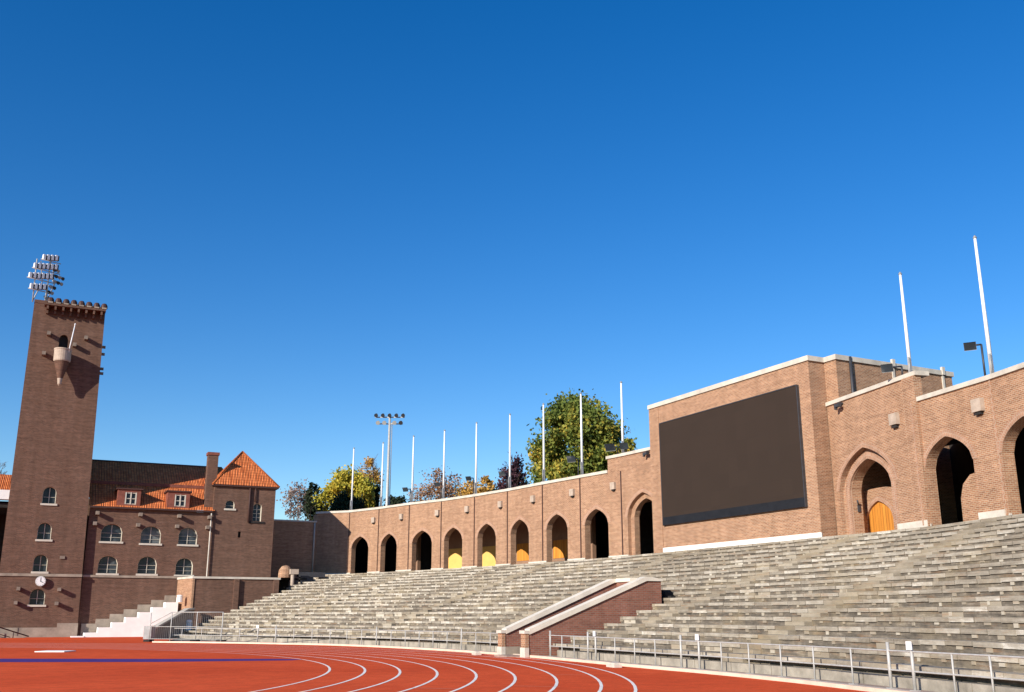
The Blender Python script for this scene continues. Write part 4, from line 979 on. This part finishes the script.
# stand roof left of the tower
SR = thing('side_stand', 'covered stand with white fascia and tiled roof left of the tower', 'grandstand', (-9, 102, 0))
fr = Frame((-40, 102.0), (-2.3, 102.0))
mb = MB(); mb.box(fr, 0, fr.len-0.05, -1.0, 0.0, 12.0, 12.85); mb.build('fascia', M['paint_white'], SR)
mb = MB(); quad(mb, [(-40, 102.1, 12.86), (-2.4, 102.1, 12.86), (-2.4, 107.5, 14.9), (-40, 107.5, 14.9)]); mb.build('roof', M['tile'], SR)
mb = MB(); mb.box(fr, 0, fr.len-0.1, -8.4, -8.0, 0, 12.6); mb.box(fr, 0, fr.len-0.1, -8.0, -0.5, 11.3, 11.7); mb.build('back_wall', M['dark'], SR)
for s in (5, 12, 19, 26, 33): mb = MB(); mb.tube(fr(s, -0.6, 0), fr(s, -0.6, 11.7), 0.14); mb.build('column', M['dark_metal'], SR)
mb = MB(); mb.box(fr, 0, fr.len-0.1, -7.9, -0.3, 0, 2.2); mb.build('seat_terrace', M['grey_stone'], SR)
RR = thing('ramp_rail', 'dark handrail sloping down beside the foot of the tower', 'handrail', (-1.5, 93, 0))
mb = MB(); mb.tube((-7, 96.9, 2.6), (0.6, 96.9, 0.12), 0.05); mb.tube((-7, 96.9, 1.9), (-0.8, 96.9, 0.06), 0.03); mb.build('rail', M['gutter'], RR)
for x in (-5, -2.6, -0.6): mb = MB(); z = 0.12+(0.6-x)*0.326; mb.tube((x, 96.9, 0), (x, 96.9, z), 0.035); mb.build('post', M['gutter'], RR)
RM = MB(); fr = Frame((-7, 97.6), (0.4, 97.6)); RM.plate(fr, [(0, 0), (7.4, 0), (0, 1.6)], -0.6, 0.0); tag(RM.build('access_ramp', M['grey_stone']), 'grey access ramp rising along the foot of the tower', 'ramp')

# ------------------------------------------------------------------ fence and barrier
KF = offset(KC, 0.72); LK = arclen(KF)
def nearest_s(x, y):
    best = min(range(len(KF)), key=lambda i: (KF[i][0]-x)**2+(KF[i][1]-y)**2); return LK[best]
def ypos(y):                                  # arclength where the fence line passes a given Y (near side)
    for i in range(len(KF)-1):
        if KF[i][1] <= y < KF[i+1][1]: return LK[i]+(LK[i+1]-LK[i])*(y-KF[i][1])/(KF[i+1][1]-KF[i][1])
    return 0
tall = [17.9+1.75, 18.75, 28.9, 30.4, 41.0, 39.6]
def fence(name, label, s0, s1, posts):
    t = thing(name, label, 'fence', tuple(at_len(KF, LK, s0)[0])+(0,))
    for s, kind in posts:
        p, d = at_len(KF, LK, s); fr = Frame(p, t=d); mb = MB(); r = 0.024 if kind == 0 else 0.042; h = 0.98 if kind == 0 else 1.16
        mb.tube((p[0], p[1], 0.05), (p[0], p[1], h), r); mb.box(fr, -0.09, 0.09, -0.09, 0.09, 0.05, 0.075); po = mb.build('post', M['metal'], t)
        if kind == 2: mb = MB(); mb.box(fr, -0.10, 0.10, -0.07, -0.05, 1.0, 1.20); mb.build('sign_plate', M['paint_white'], po)
    for z in (0.96, 0.50):
        mb = MB(); s = s0; P = []
        while s < s1: P.append(at_len(KF, LK, s)[0]); s += 0.5
        P.append(at_len(KF, LK, s1)[0])
        for a, b in zip(P, P[1:]): mb.tube((a[0], a[1], z), (b[0], b[1], z), 0.022, seg=6, caps=False)
        mb.build('rail', M['metal'], t)
sA = ypos(6.0); sV0 = ypos(41.4); sV1 = ypos(44.5); sE = LK[-1]-1.2
pts = [(ypos(y), k) for y, k in ((6.2, 0), (7.9, 0), (9.6, 0), (11.3, 0), (13, 0), (14.7, 0), (16.2, 0), (17.4, 0), (18.8, 2), (19.7, 1), (21.3, 0), (23.1, 0), (24.75, 0), (26.45, 0), (28.0, 0), (29.3, 2), (30.4, 1), (32.1, 0), (33.6, 0), (35.2, 0), (36.9, 2), (37.6, 1), (38.9, 0), (40.1, 0), (41.3, 1))]
fence('track_fence', 'low galvanised railing in front of the seats on near side of the stair passage', sA, sV0, pts)
pts = []; s = sV1+0.1; k = 0
while s < sE: pts.append((s, 2 if k in (17,) else (1 if k % 6 == 4 else 0))); s += 1.62; k += 1
fence('track_fence', 'low galvanised railing in front of the seats on far side of the stair passage', sV1, sE, pts)
BR = thing('crowd_barrier', 'tall temporary mesh barrier with dark feet between white steps and seats', 'barrier', (10.5, 76.7, 0))
fr = Frame((8.35, 78.9), (12.75, 74.9)); Lb = fr.len
for s in (0.0, 1.75, 3.85, Lb):
    mb = MB(); mb.tube(fr(s, 0, 0), fr(s, 0, 2.05), 0.035); mb.build('post', M['metal'], BR)
    if s != 1.75: mb = MB(); mb.box(fr, s-0.25, s+0.25, -0.25, 0.3, 0.0, 0.16); mb.build('foot', M['dark'], BR)
mb = MB(); mb.tube(fr(1.75, 0, 2.05), fr(Lb, 0, 2.05), 0.03); mb.tube(fr(0, 0, 1.05), fr(Lb, 0, 1.05), 0.022); mb.tube(fr(0, 0, 0.2), fr(Lb, 0, 0.2), 0.022); mb.tube(fr(0, 0, 1.25), fr(1.75, 0, 2.05), 0.03); mb.build('rail', M['metal'], BR)
mb = MB()
s = 0.0
while s < Lb: mb.tube(fr(s, 0, 0.2), fr(s, 0, 1.05 if s < 1.75 else 2.05), 0.006, seg=4, caps=False); s += 0.16
mb.build('mesh_wires', M['metal'], BR)
# little blocks and the black box
for x, y, w, lab in ((19.65, 32.4, 0.7, 'long pale block on track edge in front of near railing'), (19.9, 45.6, 0.6, 'short pale block on track edge left of stair passage')):
    mb = MB(); f_ = Frame((x, y), t=(0.1, 1)); mb.box(f_, 0, w, -0.3, 0.0, 0.004, 0.10); mb.box(f_, 0.08, w-0.08, -0.26, -0.04, 0.102, 0.16); tag(mb.build('marker_block', M['stone']), lab, 'block')
bx = thing('equipment_case', 'small black equipment case lying on the seats beside brick passage wall', 'case', (28.5, 42.6, 2.72))
f_ = Frame((28.25, 43.0), t=(0.15, -1))
mb = MB(); mb.plate(f_, [(0.0, 2.63), (0.60, 2.63), (0.52, 2.92), (0.34, 3.04), (0.06, 2.98)], -0.5, 0.0); mb.build('cabinet', M['dark'], bx)
mb = MB(); mb.plate(f_, [(0.06, 2.67), (0.52, 2.67), (0.46, 2.88), (0.32, 2.97), (0.10, 2.93)], 0.002, 0.03); mb.build('grille', M['dark'], bx)
mb = MB(); mb.box(f_, 0.62, 0.95, -0.3, 0.0, 2.63, 2.74); mb.build('plug_box', M['dark'], bx)

# ------------------------------------------------------------------ trees
LEAF = {
 'greengold': leaf_mat('green_gold_leaves', [(0.0, (0.06, 0.10, 0.022)), (0.35, (0.13, 0.175, 0.035)), (0.62, (0.24, 0.26, 0.05)), (0.85, (0.52, 0.39, 0.06)), (1.0, (0.66, 0.43, 0.06))]),
 'yellow': leaf_mat('yellow_leaves', [(0.0, (0.16, 0.17, 0.03)), (0.4, (0.42, 0.38, 0.05)), (0.75, (0.68, 0.52, 0.07)), (1.0, (0.70, 0.46, 0.08))]),
 'orange': leaf_mat('orange_leaves', [(0.0, (0.22, 0.15, 0.05)), (0.4, (0.48, 0.29, 0.07)), (0.75, (0.66, 0.38, 0.08)), (1.0, (0.52, 0.34, 0.15))]),
 'dark': leaf_mat('dark_leaves', [(0.0, (0.014, 0.022, 0.012)), (0.5, (0.028, 0.042, 0.02)), (1.0, (0.06, 0.07, 0.03))]),
 'purple': leaf_mat('purple_leaves', [(0.0, (0.035, 0.022, 0.035)), (0.5, (0.075, 0.035, 0.05)), (1.0, (0.16, 0.07, 0.07))]),
 'russet': leaf_mat('russet_leaves', [(0.0, (0.20, 0.11, 0.07)), (0.5, (0.42, 0.23, 0.13)), (1.0, (0.56, 0.34, 0.16))]),
 'pale': leaf_mat('faded_leaves', [(0.0, (0.16, 0.10, 0.08)), (0.5, (0.34, 0.23, 0.19)), (1.0, (0.42, 0.33, 0.24))])}
def crown_mesh(name, mat, parts, n, size, rnd, clumps=40, hollow=0.5, spread=0.2):
    mb = MB()
    tot = sum(r[0]*r[1]*r[2] for c, r in parts)
    for c, r in parts:
        share = r[0]*r[1]*r[2]/tot
        cl = []
        for _ in range(max(5, int(clumps*share))):
            while True:
                v = Vector((rnd.uniform(-1, 1), rnd.uniform(-1, 1), rnd.uniform(-1, 1)))
                if hollow < v.length < 1: break
            cl.append((v, rnd.uniform(0.6, 1.35)))
        for _ in range(int(n*share)):
            v, k = rnd.choice(cl)
            p = v + Vector((rnd.gauss(0, spread*k), rnd.gauss(0, spread*k), rnd.gauss(0, spread*k*0.8)))
            P = Vector((c[0]+p.x*r[0], c[1]+p.y*r[1], c[2]+p.z*r[2]))
            a = Vector((rnd.gauss(0, 1), rnd.gauss(0, 1), rnd.gauss(0, 1))).normalized(); b = a.orthogonal().normalized(); q = a.cross(b); s = size*rnd.uniform(0.6, 1.3)
            ang = rnd.uniform(0, PI); b, q = b*math.cos(ang)+q*math.sin(ang), q*math.cos(ang)-b*math.sin(ang)
            mb.face([P-b*s*0.5, P-q*s*0.33+b*s*0.05, P+b*s*0.5, P+q*s*0.33])
    return mb
def branches(mb, base, top, r0, rnd, depth, n, spread, seg=6, lf=(0.35, 0.6)):
    base = Vector(base); top = Vector(top); mid = base.lerp(top, 0.5)+Vector((rnd.uniform(-1, 1), rnd.uniform(-1, 1), 0))*0.04*(top-base).length
    mb.tube(base, mid, r0, r0*0.72, seg, caps=False); mb.tube(mid, top, r0*0.72, r0*0.3, seg, caps=False)
    if depth == 0: return
    for k in range(n):
        t = rnd.uniform(0.15, 0.95); p = base.lerp(mid, t*2) if t < 0.5 else mid.lerp(top, t*2-1)
        l = (top-base).length*rnd.uniform(*lf)*(1.15-0.6*t); d = (top-base).normalized()
        v = (d*0.8+Vector((rnd.uniform(-1, 1), rnd.uniform(-1, 1), rnd.uniform(-0.1, 0.4)))*spread).normalized()
        branches(mb, p, p+v*l, r0*0.45, rnd, depth-1, n, spread, 4, lf)
def tree(name, label, x, y, ztop, parts, leaf, n, size, seed, trunk=0.3, bark='bark', limbs=(2, 6, 0.9), clumps=40, hollow=0.45, spread=0.2, zfork=0.5, htop=0.8):
    rnd = random.Random(seed)
    t = thing(name, label, 'tree', (x, y, 0), 'autumn trees behind the arcade')
    mb = MB(); zf = ztop*zfork
    mb.tube((x, y, 0), (x+0.1, y, zf), trunk*1.25, trunk, 9, caps=False)
    branches(mb, (x+0.1, y, zf), (x+rnd.uniform(-0.3, 0.3), y, zf+(ztop-zf)*htop), trunk*0.8, rnd, limbs[0], limbs[1], limbs[2])
    mb.build('trunk', M[bark], t)
    if n:
        parts = [((x+c[0], y+c[1], c[2]), r) for c, r in parts]
        crown_mesh('crown', None, parts, n, size, rnd, clumps, hollow, spread).build('crown', LEAF[leaf], t)
tree('leafy_tree', 'biggest tree, broad green and gold crown beside the screen block', 55.2, 98, 25.8, [((-0.3, 0, 20.3), (5.0, 4.2, 5.3)), ((-2.9, 1.4, 16.6), (3.0, 3.0, 4.2)), ((2.6, -1.2, 18.0), (3.0, 3.0, 4.6)), ((0, 0, 15), (4.6, 3.5, 3))], 'greengold', 46000, 0.44, 1, 0.4, clumps=190, hollow=0.15, spread=0.13, htop=0.7)
tree('leafy_tree', 'rounded yellow-green tree behind the first arches by the house', 35.6, 125, 19.6, [((0, 0, 17.0), (3.0, 3, 2.6)), ((-1.6, 0.4, 15.2), (2.1, 2, 3.0)), ((1.6, 0, 15.2), (1.8, 2, 3.4))], 'yellow', 15000, 0.38, 2, 0.3, clumps=80, hollow=0.25, spread=0.16, htop=0.7)
tree('dark_tree', 'dark bushy tree low in front of the yellow-green tree', 34.9, 121.5, 16.6, [((-0.2, 0, 14.0), (2.6, 1.4, 2.2))], 'dark', 5000, 0.36, 12, 0.25, clumps=40, spread=0.18, htop=0.6)
tree('slim_tree', 'slim tall tree with orange top beside floodlight mast', 41.6, 133, 23.3, [((-0.2, 0, 21.5), (1.1, 0.9, 1.7)), ((-0.7, 0, 18.0), (2.0, 1.5, 3.4))], 'orange', 3600, 0.34, 3, 0.16, 'twig', (2, 7, 0.6), clumps=40, spread=0.2, htop=0.9)
tree('dark_tree', 'ragged dark conifer at the corner of house and arcade', 31.6, 126, 18.6, [((0, 0, 17.4), (0.6, 0.8, 1.0)), ((0.1, 0, 15.2), (1.1, 1.2, 2.2))], 'dark', 2600, 0.34, 4, 0.2, clumps=34, spread=0.2, htop=0.85)
tree('bare_tree', 'thin pinkish half-bare tree at the far corner beside ragged dark conifer', 31.0, 132, 18.6, [((-0.3, 0, 16.2), (1.6, 1.5, 2.4))], 'pale', 1300, 0.32, 5, 0.13, 'twig', (3, 7, 0.8), clumps=34, spread=0.2, htop=0.8)
tree('dark_tree', 'small dark evergreen behind wall just right of floodlight mast', 41.3, 122, 17.0, [((0.2, 0, 14.8), (1.7, 1.5, 1.7)), ((2.1, 0, 14.4), (1.2, 1.3, 1.5))], 'dark', 3600, 0.34, 6, 0.2, clumps=30, spread=0.2, htop=0.6)
tree('dark_tree', 'narrow dark evergreen standing behind the base of floodlight mast', 39.3, 125, 18.4, [((0, 0, 15.8), (0.7, 1.0, 2.3))], 'dark', 1700, 0.34, 16, 0.2, clumps=20, spread=0.2, htop=0.7)
tree('bare_tree', 'russet half-bare tree with fine twigs between two flagpoles', 45.4, 117, 20.3, [((0, 0, 16.2), (3.0, 2, 2.9))], 'russet', 4200, 0.27, 7, 0.17, 'twig', (4, 8, 0.85), clumps=40, spread=0.24, htop=0.75)
tree('leafy_tree', 'low golden-orange tree behind the middle arches', 48.0, 111, 18.6, [((-0.4, 0, 15.8), (2.2, 1.8, 1.6)), ((0.9, 0, 16.6), (0.8, 0.9, 1.5)), ((2.2, 0, 15.4), (1.7, 1.5, 1.3))], 'orange', 5000, 0.33, 8, 0.22, clumps=44, spread=0.2, htop=0.65)
tree('purple_tree', 'sparse dark purple tree just left of the biggest tree', 49.4, 104, 21.2, [((0.3, 0, 18.6), (0.7, 0.8, 1.9)), ((-0.4, 0, 16.2), (1.8, 1.5, 2.0))], 'purple', 2600, 0.33, 9, 0.18, 'bark', (3, 7, 0.6), clumps=40, spread=0.2, htop=0.85)
tree('dark_tree', 'dark green bushy tree low at the foot of the purple tree', 47.8, 104.5, 16.6, [((0, 0, 14.6), (1.5, 1.4, 1.5))], 'dark', 2000, 0.34, 10, 0.2, clumps=20, spread=0.22, htop=0.6)
tree('bare_tree', 'wisp of bare twigs showing between biggest tree and screen block', 56.0, 84.5, 18.9, [((0, 0, 17.0), (0.9, 1.0, 1.2))], 'purple', 260, 0.28, 11, 0.12, 'twig', (3, 6, 0.7), clumps=14, htop=0.75)
tree('bare_tree', 'bare branching tree peeping over the stand roof left of the tower', -3.9, 111, 17.2, [], 'pale', 0, 0.3, 13, 0.16, 'twig', (4, 6, 0.75), htop=0.8)

# ------------------------------------------------------------------ camera, light, sky
cam = bpy.data.cameras.new('camera'); co = bpy.data.objects.new('camera', cam); COL.objects.link(co)
cam.sensor_width = 36.0; cam.lens = 36.0*1000/1024; cam.clip_end = 6000; cam.clip_start = 0.1
co.location = (0, 0, 1.8); co.rotation_euler = (R(90+15.1), 0, R(-25.25)); SC.camera = co
EL = R(21.5); AZ = math.atan2(-2.0, -1.0)     # towards the sun
sun = bpy.data.lights.new('sun', 'SUN'); so = bpy.data.objects.new('sun', sun); COL.objects.link(so)
sun.energy = 5.0; sun.angle = R(0.5); sun.color = (1.0, 0.93, 0.83)
d = -Vector((math.sin(AZ)*math.cos(EL), math.cos(AZ)*math.cos(EL), math.sin(EL)))
so.rotation_euler = d.to_track_quat('-Z', 'Y').to_euler(); so.location = (-60, -30, 60)
w = bpy.data.worlds.new('World'); SC.world = w; w.use_nodes = True
nt = w.node_tree; bg = nt.nodes['Background']
sk = nt.nodes.new('ShaderNodeTexSky'); sk.sky_type = 'NISHITA'; sk.sun_disc = False
sk.sun_elevation = EL; sk.sun_rotation = AZ % (2*PI); sk.altitude = 0; sk.air_density = 1.0; sk.dust_density = 0.0; sk.ozone_density = 3.0
hs_ = nt.nodes.new('ShaderNodeHueSaturation'); hs_.inputs['Saturation'].default_value = 1.375; hs_.inputs['Hue'].default_value = 0.510
nt.links.new(sk.outputs[0], hs_.inputs['Color']); nt.links.new(hs_.outputs[0], bg.inputs[0]); bg.inputs[1].default_value = 0.118
SC.view_settings.view_transform = 'Standard'; SC.view_settings.look = 'None'; SC.view_settings.exposure = 0.4; SC.view_settings.gamma = 1.0
SC.view_settings.use_curve_mapping = False
SC.render.engine = 'CYCLES'
SC.cycles.max_bounces = 5; SC.cycles.diffuse_bounces = 3; SC.cycles.glossy_bounces = 2; SC.cycles.use_denoising = True
